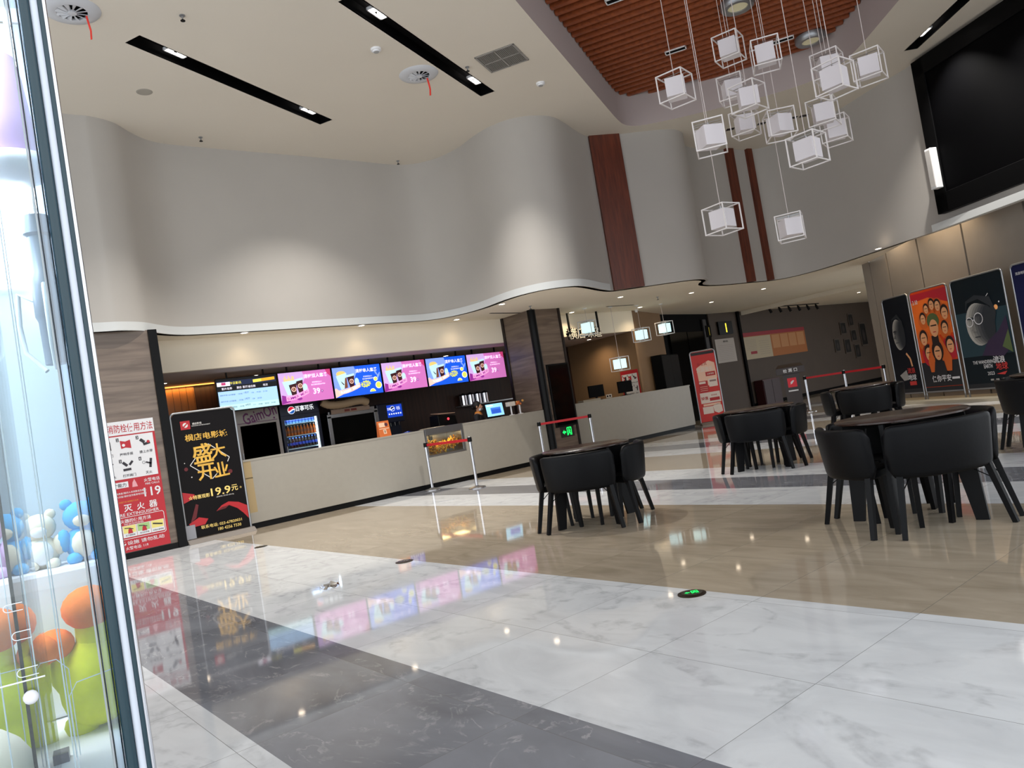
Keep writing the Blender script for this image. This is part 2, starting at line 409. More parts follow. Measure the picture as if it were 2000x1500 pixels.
# the recess: fascia, dark backing, timber slats
m = MB(); k = len(recp); vs = [(p.x, p.y, z) for z in (HC, 7.75) for p in recp]
m.add(vs, [(i, (i+1) % k, k+(i+1) % k, k+i) for i in range(k)]); struct('ceiling_recess_fascia', m, M_cove, smooth=40)
m = MB(); m.box(-3, 17, -3, 12, 7.75, 7.8); struct('ceiling_recess_backing', m, M_slatback)
def inside_span(q, d):
    """where the line q + t d crosses the recess outline"""
    ts = []
    for i in range(k):
        a, b = recp[i], recp[(i+1) % k]; e = b-a; den = d.x*e.y-d.y*e.x
        if abs(den) < 1e-9: continue
        w = a-q; t = (w.x*e.y-w.y*e.x)/den; s_ = (w.x*d.y-w.y*d.x)/den
        if 0 <= s_ < 1: ts.append(t)
    return sorted(ts)
m = MB(); ax = Vector((math.cos(math.radians(28.7)), math.sin(math.radians(28.7)))); sd = Vector((-ax.y, ax.x))
for i in range(-4, 100):
    q = ax*(i*0.225); ts = inside_span(q, sd)
    for a, b in zip(ts[::2], ts[1::2]):
        if b-a > 0.1: m.bar((*(q+sd*(a+0.01)), 7.62), (*(q+sd*(b-0.01)), 7.62), 0.085, 0.14)
struct('ceiling_timber_slats', m, M_slat)

# low soffit, fascia and the concession ceiling
sof = [(p.x+n.x*0.05, p.y+n.y*0.05) for p, n in zip(path, nor)]
i0 = next(i for i, p in enumerate(path) if p.y < 6.7 and p.x > 15)
poly = sof[:i0]+[(17.0, 6.98), (18.98, 8.82), (35, 9.3), (35, 17.2), (-2, 17.2)]
flat_with_holes('ceiling_soffit', poly, [], HB, M_soff)
m = MB(); m.box(3.3, 16.06, 14.14, 14.26, 2.93, HB); struct('wall_fascia', m, M_soff)
m = MB(); m.box(3.3, 16.06, 14.26, 16.9, 2.93, 2.97); struct('ceiling_concession', m, M_cove)
m = MB(); m.box(24.0, 24.12, 9.3, 16.0, 3.36, 3.5); struct('ceiling_beam', m, M_soff)
# walls at floor level
m = MB(); m.box(-3, 3.21, 12.92, 13.1, 0, HB); struct('wall_stone', m, M_stone)
m = MB(); m.box(-3, 3.21, 12.9, 12.92, 0, 0.09); struct('baseboard_left', m, M_black)
m = MB(); m.box(3.21, 3.34, 12.88, 13.1, 0, HB); struct('trim_5', m, M_black)
m = MB(); m.box(3.22, 3.34, 13.1, 16.9, 0, HB); struct('wall_left', m, M_brownplank)
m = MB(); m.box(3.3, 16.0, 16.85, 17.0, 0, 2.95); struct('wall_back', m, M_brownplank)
m = MB(); m.box(15.98, 16.06, 14.14, 16.85, 0, 2.93); struct('wall_tan', m, M_tan)
def slab_wall(name, a, b, th, z0, z1, mt):
    a, b = Vector(a), Vector(b); d = (b-a).normalized(); n = Vector((-d.y, d.x))*th
    q = MB(); q.prism([tuple(a), tuple(b), tuple(b+n), tuple(a+n)], z0, z1); return struct(name, q, mt)
slab_wall('wall_tan_return', (16.06, 14.14), (18.4, 15.1), 0.12, 0, HB, M_tan)
slab_wall('wall_corridor_dark', (18.4, 15.25), (22.1, 16.05), 0.12, 0, HB, M_matblack)
m = MB(); m.box(22.0, 23.62, 15.98, 16.1, 0, HB); struct('wall_hall_entrance', m, M_dark)
m = MB(); m.box(23.62, 23.74, 15.9, 16.1, 0, HB); struct('trim_6', m, M_matblack)
m = MB(); m.box(23.74, 35, 16.0, 16.12, 0, HB); struct('wall_corridor', m, M_dark)
m = MB(); m.box(23.74, 35, 15.98, 16.0, 0, 0.12); struct('baseboard_back', m, M_matblack)
m = MB(); m.box(34.9, 35, 9.3, 16, 0, HB); struct('wall_corridor_end', m, M_dark)
# door leaf in the dark wall
m = MB(); dF = Face((18.4+0.2, 15.25+0.03, 0), (3.7, 0.8, 0))
for x0, x1 in ((0.35, 1.55), (1.6, 2.8)):
    pts = [dF.p(x0, 0.01, 0.01), dF.p(x1, 0.01, 0.01), dF.p(x1, 2.9, 0.01), dF.p(x0, 2.9, 0.01)]
    m.hexa(pts, [p+dF.n*0.05 for p in pts])
door = struct('door_1', m, M_tint)
m = MB(); m.bar(dF.p(1.5, 0.95, 0.08), dF.p(1.5, 1.25, 0.08), 0.02); m.bar(dF.p(1.65, 0.95, 0.08), dF.p(1.65, 1.25, 0.08), 0.02); m.build('door_handle', M_steel, door)
m = MB(); pts = [dF.p(2.9, 0.0, 0.02), dF.p(3.15, 0.0, 0.02), dF.p(3.15, 3.3, 0.02), dF.p(2.9, 3.3, 0.02)]; m.hexa(pts, [p+dF.n*0.05 for p in pts])
struct('trim_7', m, mat('dark_grey_jamb', '2B2A2C', 0.5))
# panelled right wall behind the posters, with dark reveals
PD = Vector((-.528, -.849)).normalized(); PN = Vector((PD.y, -PD.x)); P0 = Vector((18.98, 8.82))       # PN points to the hall? fixed below
if PN.dot(Vector((-1, 0))) < 0: PN = -PN
cuts = [0.0, 0.70, 1.85, 3.27, 4.90, 6.5, 8.1]
m = MB(); g = MB()
for a, b in zip(cuts, cuts[1:]):
    p, q = P0+PD*(a+0.025), P0+PD*(b-0.025)
    m.prism([tuple(p), tuple(q), tuple(q-PN*0.06), tuple(p-PN*0.06)], 0.0, 4.3)
a, b = P0-PN*0.05, P0+PD*8.1-PN*0.05
g.prism([tuple(a), tuple(b), tuple(b-PN*0.08), tuple(a-PN*0.08)], 0, 4.3)
struct('wall_right', m, M_panel); struct('wall_right_reveals', g, M_black)
m = MB(); a = P0-PD*0.3; m.prism([tuple(P0), tuple(a), tuple(a-PN*0.3), tuple(P0-PN*0.3)], 0, HB); struct('trim_8', m, M_panel)
a, b = P0+PN*0.9, P0+PD*7+PN*0.9
m = MB(); m.prism([tuple(P0), tuple(P0+PD*7.5), tuple(P0+PD*7.5+PN*0.82), tuple(P0+PN*0.82)], 0, 0.06); struct('floor_plinth', m, mat('beige_plinth', 'A89F8C', 0.4))
# sill under the video screen
m = MB(); a, b = Vector((16.62, 6.25)), Vector((13.9, 1.5)); d = (b-a).normalized(); n = Vector((-d.y, d.x)); n = n if n.x < 0 else -n
m.prism([tuple(a), tuple(b), tuple(b+n*0.18), tuple(a+n*0.12)], HB-0.02, HB+0.12); struct('trim_9', m, M_ledge)
# closing wall out of view: right rear; rear left open to let world light in; the left side is the open mall entrance
m = MB(); m.box(12.4, 20, -2.3, -2.1, 0, HC); struct('wall_right_rear', m, M_panel)

# stone column with corner guard
m = MB(); m.box(11.4, 12.28, 13.05, 14.14, 0, HB); struct('wall_column', m, M_stone, bevel=0.005)
m = MB(); m.lathe([(0.095, 0), (0.095, HB)], (11.47, 13.1, 0), 20); struct('trim_10', m, M_black, smooth=40)
m = MB(); m.box(12.24, 12.3, 13.02, 13.12, 0, HB); m.box(11.375, 11.4, 14.06, 14.14, 0, HB); struct('trim_11', m, mat('dark_brown_trim', '170C09', 0.4))

# ================================================================ CEILING FITTINGS
def slot_light(i, a, b, w, label, lamps):
    a, b = Vector(a), Vector(b); d = (b-a).normalized(); n = Vector((-d.y, d.x)); L = (b-a).length
    t = thing('slot_light', label, 'ceiling light', (a.x, a.y, HC), math.atan2(d.y, d.x), 'black light slots in the ceiling')
    q = MB(); h = 0.16
    q.box(-0.02, L+0.02, -w/2-0.02, -w/2, 0.0, h); q.box(-0.02, L+0.02, w/2, w/2+0.02, 0.0, h); q.box(-0.02, 0, -w/2, w/2, 0, h); q.box(L, L+0.02, -w/2, w/2, 0, h)
    q.box(-0.02, L+0.02, -w/2-0.02, w/2+0.02, h, h+0.02); q.build('channel', M_matblack, t)
    for s in lamps:
        x = s*L
        f = MB()
        f.box(x-0.17, x+0.17, -w/2+0.01, -w/2+0.025, 0.05, 0.09); f.box(x-0.17, x+0.17, w/2-0.1, w/2-0.085, 0.05, 0.09)
        f.box(x-0.17, x-0.155, -w/2+0.01, w/2-0.085, 0.05, 0.09); f.box(x+0.155, x+0.17, -w/2+0.01, w/2-0.085, 0.05, 0.09)
        hd = f.build('lamp_frame', M_white, t)
        g = MB()
        for dx in (-0.075, 0.075): g.lathe([(0.05, 0.0), (0.052, 0.03), (0.02, 0.05)], (x+dx, -0.04, 0.07), 14)
        g.build('bulb', M_cool, hd, smooth=50)
        spot('spot', (x, -0.04, 0.05), SLOT_W, (1, 0.96, 0.9), 100, t, 0.8)
slot_light(0, *slots[0], 'long black light slot nearest the claw machine, two white twin lamps', (0.17, 0.88))
slot_light(1, *slots[1], 'long black light slot between the round vent and the square grille', (0.16, 0.87))
slot_light(2, *slots[2], 'black light slot beside the top of the dark video screen', (0.2, 0.75))

def downlight(x, y, z, label, group, w=DOWN_W, size=135):
    t = thing('downlight', label, 'downlight', (x, y, z), 0, group)
    MB().lathe([(0.06, -0.006), (0.085, -0.008), (0.09, 0.0), (0.06, 0.0), (0.06, -0.006)], (0, 0, 0), 20).build('trim_ring', M_white, t, smooth=40)
    MB().lathe([(0.0, -0.003), (0.058, -0.004), (0.058, 0.0)], (0, 0, 0), 18).build('bulb', M_bulb, t, smooth=40)
    if w: spot('spot', (0, 0, -0.02), w, (1, 0.78, 0.52), size, t, 1.0)
G = 'warm downlights in the low soffit'
for x, y, lb in [(5.08, 13.8, 'downlight over the black grand opening banner end of the counter'), (7.49, 13.8, 'downlight above the second pink menu screen'),
                 (9.87, 13.8, 'downlight above the last blue menu screen'), (9.89, 12.15, 'downlight in the bulging soffit edge left of the stone column'),
                 (13.44, 13.8, 'downlight above the hanging cream lettering'), (13.31, 11.98, 'downlight below the foot of the wide wood strip'),
                 (15.87, 13.65, 'downlight beside the small white dome camera'), (15.83, 11.87, 'downlight left of the foot of the twin thin wood strips'),
                 (18.87, 13.5, 'downlight above the dark doorway'), (18.9, 11.76, 'downlight right of the foot of the twin thin wood strips'),
                 (25.3, 13.52, 'downlight in the dark corridor, farther from the posters'), (27.46, 13.31, 'downlight in the dark corridor, closest to the posters'),
                 (16.95, 7.62, 'downlight under the wall edge above the orange poster')]:
    downlight(x, y, HB, lb, G, DOWN_W*(0.22 if x > 20 else 0.6 if x > 18 else 0.22 if (x < 10 and y > 13) else 1))
m = MB(); a = P0+PN*0.0; b = P0+PD*7.8
m.prism([tuple(P0), tuple(P0+PD*3.4), tuple(P0+PD*3.4+PN*0.45), tuple(P0+PN*0.6)], 4.3, 4.35); struct('ceiling_poster_soffit', m, M_soff)
for t_, lb in ((1.28, 'downlight hidden above the reveal behind the orange poster'), (2.56, 'downlight hidden above the panel over the big face poster'), (3.3, 'downlight hidden above the panel right of the big face poster')):
    q_ = P0+PD*t_+PN*0.28; downlight(q_.x, q_.y, 4.3, lb, 'downlights washing the panelled wall', 85, 110)
downlight(15.4, 15.3, 2.93, 'downlight in the lower ceiling before the tan wall', 'downlights washing the tan wall', 70, 150)
G = 'downlights in the concession ceiling'
for x, y, lb in [(4.12, 15.94, 'downlight in the concession ceiling corner by the warm boards'), (6.04, 16.12, 'downlight glinting above the blue timetable screen'), (10.9, 15.96, 'downlight above the last pink menu screen')]:
    downlight(x, y, 2.93, lb, G, 4)

def round_vent(x, y, label):
    t = thing('round_vent', label, 'ceiling vent', (x, y, HC), 0.4, 'round ceiling vents with a red ribbon')
    MB().lathe([(0.17, -0.03), (0.2, -0.035), (0.31, -0.012), (0.32, 0), (0.17, 0), (0.17, -0.03)], (0, 0, 0), 32).build('rim', mat('vent_white', 'BFC1C6', 0.5), t, smooth=40)
    MB().lathe([(0, -0.008), (0.17, -0.008), (0.17, 0)], (0, 0, 0), 28).build('throat', M_matblack, t)
    q = MB(); q.lathe([(0, -0.05), (0.05, -0.045), (0.055, -0.02), (0.04, -0.01)], (0, 0, 0), 18)
    for i in range(12):
        a = i*PI/6; c, s = math.cos(a), math.sin(a); c2, s2 = math.cos(a+0.3), math.sin(a+0.3)
        q.hexa([(0.05*c, 0.05*s, -0.04), (0.18*c, 0.18*s, -0.035), (0.18*c2, 0.18*s2, -0.012), (0.05*c2, 0.05*s2, -0.015)],
               [(0.05*c, 0.05*s, -0.044), (0.18*c, 0.18*s, -0.039), (0.18*c2, 0.18*s2, -0.016), (0.05*c2, 0.05*s2, -0.019)])
    q.build('swirl_blades', mat('vent_white', 'BFC1C6'), t)
    r = MB(); pts = [(0.14, -0.06, -0.04), (0.15, -0.07, -0.14), (0.165, -0.07, -0.22), (0.17, -0.05, -0.32)]
    for a, b in zip(pts, pts[1:]): r.bar(a, b, 0.004, 0.03, up=(0, 1, 0))
    r.build('ribbon', mat('red_ribbon', 'D8301E', 0.6), t)
round_vent(2.12, 9.8, 'round swirl vent with red ribbon beside the claw machine top')
round_vent(7.07, 9.84, 'round swirl vent with red ribbon beside a black light slot')
t = thing('return_grille', 'square grey return air grille in the ceiling', 'ceiling vent', (8.08, 8.92, HC), 0.5)
q = MB(); w = 0.34
q.box(-w, w, -w, -w+0.025, -0.015, 0); q.box(-w, w, w-0.025, w, -0.015, 0); q.box(-w, -w+0.025, -w, w, -0.015, 0); q.box(w-0.025, w, -w, w, -0.015, 0); q.box(-w, w, -0.01, 0.01, -0.015, 0); q.box(-0.01, 0.01, -w, w, -0.015, 0)
q.build('frame', mat('grille_grey', '8E8A85', 0.5), t)
q = MB(); q.box(-w, w, -w, w, -0.004, 0, 0)
for i in range(26): y = -w+0.03+i*0.0246; q.box(-w+0.02, w-0.02, y, y+0.012, -0.012, -0.004, 1)
q.build('louvre', [M_black, mat('grille_grey', '8E8A85')], t)
def detector(x, y, z, label):
    t = thing('smoke_detector', label, 'smoke detector', (x, y, z), 0, 'white smoke detectors')
    MB().lathe([(0.0, -0.05), (0.05, -0.05), (0.055, -0.03), (0.075, -0.03), (0.08, 0.0)], (0, 0, 0), 20).build('body', M_white, t, smooth=40)
    MB().lathe([(0.02, -0.058), (0.04, -0.056), (0.045, -0.05)], (0, 0, 0), 16).build('sensor_cap', mat('detector_grey', '9A9A9A', 0.5), t)
detector(6.02, 9.35, HC, 'white smoke detector between the two long light slots'); detector(9.33, 9.41, HC, 'white smoke detector beside the wood ceiling recess')
t = thing('ceiling_speaker', 'flat round grey speaker in the ceiling above the curved wall', 'speaker', (3.36, 11.71, HC))
MB().lathe([(0.0, -0.006), (0.1, -0.006), (0.115, 0)], (0, 0, 0), 24).build('grille', mat('speaker_grey', '9C968C', 0.6), t)
def sprinkler(x, y, z, label):
    t = thing('sprinkler', label, 'sprinkler', (x, y, z), 0, 'fire sprinkler heads')
    MB().lathe([(0.035, 0), (0.035, -0.01), (0.012, -0.015), (0.01, -0.05)], (0, 0, 0), 12).build('body', M_alu, t)
    MB().lathe([(0.0, -0.075), (0.03, -0.075), (0.03, -0.068), (0.006, -0.062), (0.006, -0.05)], (0, 0, 0), 12).build('deflector', M_black, t)
for x, y, z, lb in [(3.3, 9.45, HC, 'sprinkler head in the ceiling near the round vent by the claw machine'), (4.6, 13.17, HC, 'sprinkler head close to the curved wall top, past the round speaker'),
                    (8.73, 13.4, HC, 'sprinkler head where the curved wall bends, near the bulge'), (7.7, 9.36, HC, 'sprinkler head between the light slot and the square grille'),
                    (14.9, 12.2, HB, 'sprinkler head in the low soffit above the ticket counter'), (11.0, 12.55, HB, 'sprinkler head in the low soffit beside the stone column')]:
    sprinkler(x, y, z, lb)
def dome_camera(x, y, z, label, m):
    t = thing('dome_camera', label, 'security camera', (x, y, z))
    MB().lathe([(0.06, 0), (0.065, -0.03), (0.05, -0.035)], (0, 0, 0), 18).build('base', M_white, t, smooth=40)
    MB().ball((0, 0, -0.035), (0.045, 0.045, 0.05)).build('dome', m, t, smooth=180)
dome_camera(3.03, 13.3, HB, 'dark dome camera under the curved wall above the fire notice', M_tint)
dome_camera(16.1, 14.0, HB, 'white dome camera on the soffit over the ticket counter', M_white)
def ceiling_slots(a, b):
    a, b = Vector(a), Vector(b); d = b-a; t = thing('linear_diffuser', 'row of short black air slots in the ceiling behind the cube pendants', 'ceiling vent', (a.x, a.y, HC), math.atan2(d.y, d.x)); L = d.length; n_ = 8; q = MB()
    q.box(0, L, -0.11, 0.11, -0.004, 0); q.build('plate', M_ceil, t); q = MB()
    for i in range(n_): q.box(L*(i+0.12)/n_, L*(i+0.88)/n_, -0.075, 0.075, -0.006, -0.004)
    q.build('slot', M_black, t)
ceiling_slots((15.45, 9.88), (16.87, 8.58))
def flat_slot(x, y, L, rz, label):
    t = thing('slot_vent', label, 'ceiling vent', (x, y, HB), rz, 'thin dark air slots in the soffit')
    MB().box(-L/2, L/2, -0.03, 0.03, -0.006, 0).build('slot', M_black, t)
flat_slot(10.9, 13.3, 1.1, 0.2, 'thin dark air slot in the soffit beside the column top'); flat_slot(14.6, 13.2, 1.0, 0.0, 'thin dark air slot in the soffit over the ticket counter')
for i, (x, y, rz, lb) in enumerate([(11.75, 6.87, 0, 'round lamp in the timber ceiling near the top edge'), (14.46, 7.06, 0, 'round lamp in the timber ceiling above the cube cluster')]):
    t = thing('round_lamp', lb, 'ceiling light', (x, y, 7.485), rz, 'round lamps in the timber ceiling')
    MB().lathe([(0.17, -0.05), (0.26, -0.06), (0.29, -0.02), (0.29, 0.06), (0.17, 0.06), (0.17, -0.05)], (0, 0, 0), 28).build('rim', M_alu, t, smooth=40)
    MB().lathe([(0, -0.03), (0.17, -0.03), (0.17, 0)], (0, 0, 0), 24).build('diffuser', mat('lamp_cream', 'C9C2A0', 0.4, emit=0.15), t)
for x, y, lb in [(9.61, 7.65, 'slot lamp in the timber ceiling at the top edge'), (12.12, 8.5, 'slot lamp in the timber ceiling behind a hanging cable'), (14.01, 7.37, 'slot lamp in the timber ceiling beside a round lamp')]:
    t = thing('rectangular_lamp', lb, 'ceiling light', (x, y, 7.54), math.radians(28.7)+PI/2, 'small rectangular lamps in the timber ceiling')
    q = MB(); q.box(-0.2, 0.2, -0.08, -0.062, -0.01, 0.03); q.box(-0.2, 0.2, 0.062, 0.08, -0.01, 0.03); q.box(-0.2, -0.182, -0.08, 0.08, -0.01, 0.03); q.box(0.182, 0.2, -0.08, 0.08, -0.01, 0.03); q.build('frame', M_white, t)
    MB().box(-0.182, 0.182, -0.062, 0.062, 0.0, 0.03).build('recess', M_matblack, t)

# ================================================================ CUBE PENDANTS
def frame_cube(e, b):
    q = MB(); h = e/2
    for s in (-h, h):
        for u in (-h, h):
            q.bar((-h-b/2, s, u), (h+b/2, s, u), b); q.bar((s, -h+b/2, u), (s, h-b/2, u), b); q.bar((s, u, -h+b/2), (s, u, h-b/2), b)
    return q
def pendant(x, y, z, top, rot, label, group, lit=False, e=0.333, inner=0.70, tilt=0.35):
    v = math.atan2(y, x)
    t = thing('cube_pendant', label, 'pendant lamp', (x, y, z), v-math.radians(rot)-PI/2, group)
    frame_cube(e, 0.0135).build('cube_frame', M_frame, t)
    h = e*inner/2; q = MB(); q.box(-h, h, -h, h, -h, h)
    s = q.build('lamp_shade', M_lit if lit else M_shade, t, bevel=0.003); s.rotation_euler = (0, 0, tilt)
    q = MB()
    for a in (-1, 1): q.bar((-e/2, a*e*0.12, e/2-0.004), (e/2, a*e*0.12, e/2-0.004), 0.006)
    q.lathe([(0.012, h), (0.012, e/2)], (0, 0, 0), 8); q.build('bracket', M_steel, t)
    MB().tube([(0, 0, e/2), (0, 0, top-z)], 0.0045, 6).build('cable', mat('pale_cable', 'C9BEBA', 0.5), t)
    MB().lathe([(0, top-z-0.02), (0.05, top-z-0.02), (0.055, top-z)], (0, 0, 0), 14).build('ceiling_rose', M_white, t)
    return t
G = 'unlit white cube pendants under the timber ceiling'
for px, rot, tl, lb in [((7.94, 5.66, 4.94), 22, 0.35, 'unlit cube pendant hanging farthest left in the big cluster'),
        ((9.42, 5.745, 5.76), 15, 0.1, 'unlit cube pendant at the top of the cluster, against the timber slats'),
        ((9.2, 5.11, 5.33), -6, -0.1, 'unlit cube pendant in the top row, second from the timber slats side'),
        ((8.8, 5.22, 4.74), 25, 0.6, 'unlit cube pendant in front at the middle of the cluster, bright left face'),
        ((9.78, 6.03, 5.35), 8, 0.4, 'unlit cube pendant half hidden behind the middle front cube'),
        ((7.6, 5.07, 4.05), 0, 0.5, 'unlit cube pendant low on the left of the cluster, above a single lower cube'),
        ((10.09, 6.11, 4.91), 15, 0.6, 'small unlit cube pendant behind the lower middle of the cluster'),
        ((9.43, 5.21, 4.46), -14, 0.5, 'unlit cube pendant in the lower middle, left of the lowest clustered cube'),
        ((8.65, 4.49, 3.78), 24, 0.0, 'unlit cube pendant lowest in the cluster, showing its underside'),
        ((8.82, 4.11, 4.5), 26, 0.1, 'unlit cube pendant large on the right side of the cluster'),
        ((10.01, 4.72, 5.12), 12, 0.5, 'unlit cube pendant half hidden behind the large right cube'),
        ((10.03, 4.22, 4.89), 10, 0.2, 'unlit cube pendant farthest right, nearest the video screen'),
        ((9.9, 4.84, 4.52), 10, 0.3, 'unlit cube pendant hidden under the large right cube'),
        ((10.6, 5.05, 4.45), 10, 0.3, 'unlit cube pendant mostly hidden behind the lowest clustered cube'),
        ((8.46, 5.67, 3.29), 38, 0.15, 'unlit cube pendant hanging alone in front of the thin wood strips'),
        ((9.79, 5.52, 3.17), 4, 0.5, 'unlit cube pendant hanging alone right of the thin wood strips')]:
    pendant(*px, 7.55, rot, lb, G, tilt=tl)
G = 'lit white cube pendants over the ticket counter'
for px, rot, lb in [((13.41, 13.3, 3.01), 25, 'lit cube pendant in front of the hanging cream lettering'), ((14.34, 13.3, 2.02), 40, 'lit cube pendant hanging lowest, above the two monitors'),
                    ((15.34, 13.3, 2.71), 30, 'lit cube pendant in front of the tan wall'), ((16.32, 13.3, 2.83), 35, 'lit cube pendant in front of the dark doorway')]:
    pendant(*px, HB, rot, lb, G, lit=True, e=0.34, inner=0.7, tilt=0)

# ================================================================ VIDEO SCREEN
vd = Vector((-.47, -.883)); va = math.atan2(-vd.y, -vd.x)        # local +x points back along the wall
t = thing('video_screen', 'huge black switched-off video screen high on the right wall', 'screen', (16.38, 6.02, 0), math.atan2(vd.y, vd.x))
# local: x runs along the wall away from the corner, -y is the wall side... hall is at local -y
q = MB(); q.box(0, 5.0, -0.06, 0.06, 3.78, 6.82); q.build('panel', mat('screen_black', '020203', 0.6, spec=0.04), t)
q = MB(); z0, z1 = 3.78, 6.82
q.box(-0.02, 5.02, -0.085, 0.08, z1-0.32, z1+0.02); q.box(-0.02, 5.02, -0.085, 0.08, z0-0.02, z0+0.36); q.box(-0.02, 0.28, -0.085, 0.08, z0, z1)
q.build('bezel', mat('screen_bezel', '060607', 0.5, spec=0.08), t, bevel=0.01)
t = thing('column_speaker', 'white column speaker fixed at the edge of the black video screen', 'speaker', (16.33, 5.86, 4.24), math.atan2(vd.y, vd.x))
MB().box(-0.08, 0.08, -0.26, -0.06, 0, 0.8).build('cabinet', M_white, t, bevel=0.01)
MB().box(-0.06, 0.06, -0.268, -0.26, 0.04, 0.76).build('grille', mat('speaker_cloth', 'B4B0AC', 0.8), t)
MB().box(-0.03, 0.03, -0.08, 0.0, 0.3, 0.5).build('bracket', M_alu, t)

# ================================================================ TABLES AND CHAIRS
def chair_parts(t):
    A = 41; N = 22; R = 0.565; th = 0.03; z0, z1 = 0.40, 0.775; hh = (z1-z0)/2; zc = (z0+z1)/2; n = 16
    q = MB(); vs = []
    for i in range(N+1):
        a = math.radians(-A+2*A*i/N); e = R*math.radians(A-abs(math.degrees(a)))
        f = 0.0 if e >= 0.07 else 0.07-math.sqrt(max(0, 0.07**2-(0.07-e)**2))
        g = 1.0 if e >= 0.03 else 0.25+0.75*math.sqrt(max(0, 1-(1-e/0.03)**2))
        for k_ in range(n):
            b = 2*PI*k_/n; cx, cz = math.cos(b), math.sin(b)
            dr = th*g*math.copysign(abs(cx)**0.6, cx); dz = (hh-f)*math.copysign(abs(cz)**0.25, cz)
            r = R+dr+0.02*(dz/hh)
            vs.append((r*math.cos(a), r*math.sin(a), zc+dz))
    fs = [(i*n+j, i*n+(j+1) % n, (i+1)*n+(j+1) % n, (i+1)*n+j) for i in range(N) for j in range(n)] + [list(range(n))[::-1], list(range(N*n, N*n+n))]
    q.add(vs, fs); q.build('backrest', M_leather, t, smooth=60)
    q = MB(); a0 = math.radians(37); pin = [(0.2*math.cos(a), 0.2*math.sin(a)) for a in (-a0, -a0/2, 0, a0/2, a0)]
    pout = [(0.54*math.cos(a), 0.54*math.sin(a)) for a in [a0-2*a0*i/10 for i in range(11)]]
    q.prism([(x, y) for x, y in pin[::-1]][::-1]+pout, 0.40, 0.47); q.build('seat', M_leather, t, bevel=0.015)
    for rt, at, rb, ab in ((0.545, 34, 0.655, 36), (0.545, -34, 0.655, -36), (0.3, 24, 0.27, 24), (0.3, -24, 0.27, -24)):
        at, ab = math.radians(at), math.radians(ab)
        p = Vector((rt*math.cos(at), rt*math.sin(at), 0.44)); b = Vector((rb*math.cos(ab), rb*math.sin(ab), 0.0))
        l = MB(); l.bar(p, b, 0.042, up=(math.cos(at), math.sin(at), 0), w2=0.033).build('leg', M_legs, t)
    q = MB()
    for at in (34, -34):
        a = math.radians(at); p = Vector((0.575*math.cos(a), 0.575*math.sin(a), 0.31)); b = Vector((0.44*math.cos(a*0.8), 0.44*math.sin(a*0.8), 0.405)); q.tube([p, b], 0.004, 6)
    q.build('brace', M_black, t)
_first = {}
def place_chair(x, y, rz, label, group):
    if 'chair' not in _first:
        t = thing('tub_chair', label, 'chair', (x, y, 0), rz, group); chair_parts(t); _first['chair'] = t; return t
    return copy_thing(_first['chair'], (x, y, 0), rz, label, group)
def place_table(x, y, rz, label):
    if 'table' not in _first:
        t = thing('round_table', label, 'table', (x, y, 0), rz, 'round dining tables')
        MB().lathe([(0.0, 0.775), (0.44, 0.775), (0.462, 0.785), (0.462, 0.797), (0.455, 0.802), (0.0, 0.802)], (0, 0, 0), 64).build('tabletop', M_table, t, smooth=40)
        q = MB(); q.box(-0.42, 0.42, -0.02, 0.02, 0.72, 0.775); q.box(-0.02, 0.02, -0.42, 0.42, 0.72, 0.775); q.build('cross_rail', M_legs, t)
        for i in range(4):
            a = i*PI/2; c, s = math.cos(a), math.sin(a); w = 0.016
            def P(r, k, z): return (r*c-k*s, r*s+k*c, z)
            l = MB(); l.hexa([P(0.385, -w, 0), P(0.47, -w, 0), P(0.47, w, 0), P(0.385, w, 0)], [P(0.25, -w, 0.775), P(0.43, -w, 0.775), P(0.43, w, 0.775), P(0.25, w, 0.775)])
            l.build('leg', M_legs, t)
        _first['table'] = t; return t
    return copy_thing(_first['table'], (x, y, 0), rz, label, 'round dining tables')
sets = [((5.57, 5.85), math.radians(167), 'round dark table in front of the stone column, black tub chairs tucked in', 'table before the stone column', True),
        ((5.8, 2.67), math.radians(187), 'round dark table with the widest view of its top, set in the front right', 'front right table', True),
        ((8.98, 5.98), math.radians(160), 'round dark table before the red roll-up banner and ticket counter', 'table before the red banner', True),
        ((11.7, 5.9), math.radians(165), 'round dark table between the lectern rail and the first dark poster', 'table beside the lectern rail', True),
        ((9.47, 2.63), math.radians(181), 'round dark table at the picture edge below the big poster of a face', 'table at the right picture edge', True)]
for (x, y), rz, lb, nm, _ in sets:
    place_table(x, y, rz, lb)
    for i, side in enumerate(('on the counter side', 'on the viewer side', 'on the poster side', 'on the far side')):
        a = rz-PI/4+i*PI/2
        place_chair(x, y, a, 'black tub chair %s of the %s' % (side, nm), 'black tub chairs around the '+nm)

# ================================================================ COUNTERS
YC = 13.12
cr = thing('concession_counter', 'long cream counter with black plinth running to the stone column', 'counter', (4.46, YC, 0))
q = MB(); xs = (0.0, 3.68, 4.65, 6.92)      # local X: left end, warmer gap, right end at the column
q.box(0.14, xs[1], 0, 0.03, 0.1, 1.16); q.box(xs[1], xs[2], 0, 0.03, 0.1, 0.62); q.box(xs[2], xs[3], 0, 0.03, 0.1, 1.16)
q.build('front_panel', M_quartz, cr)
q = MB(); q.box(0.0, xs[1], -0.005, 0.6, 1.16, 1.19); q.box(xs[2], xs[3], -0.005, 0.6, 1.16, 1.19); q.build('worktop', M_quartz, cr)
q = MB(); q.box(0.0, xs[1], 0.03, 0.56, 0.1, 1.16); q.box(xs[1], xs[2], 0.03, 0.56, 0.1, 0.6); q.box(xs[2], xs[3], 0.03, 0.56, 0.1, 1.16)
q.build('carcass', mat('beige_board', 'A48F69', 0.6), cr)
MB().box(0.0, xs[3], 0.025, 0.55, 0.0, 0.1).build('plinth', M_black, cr)
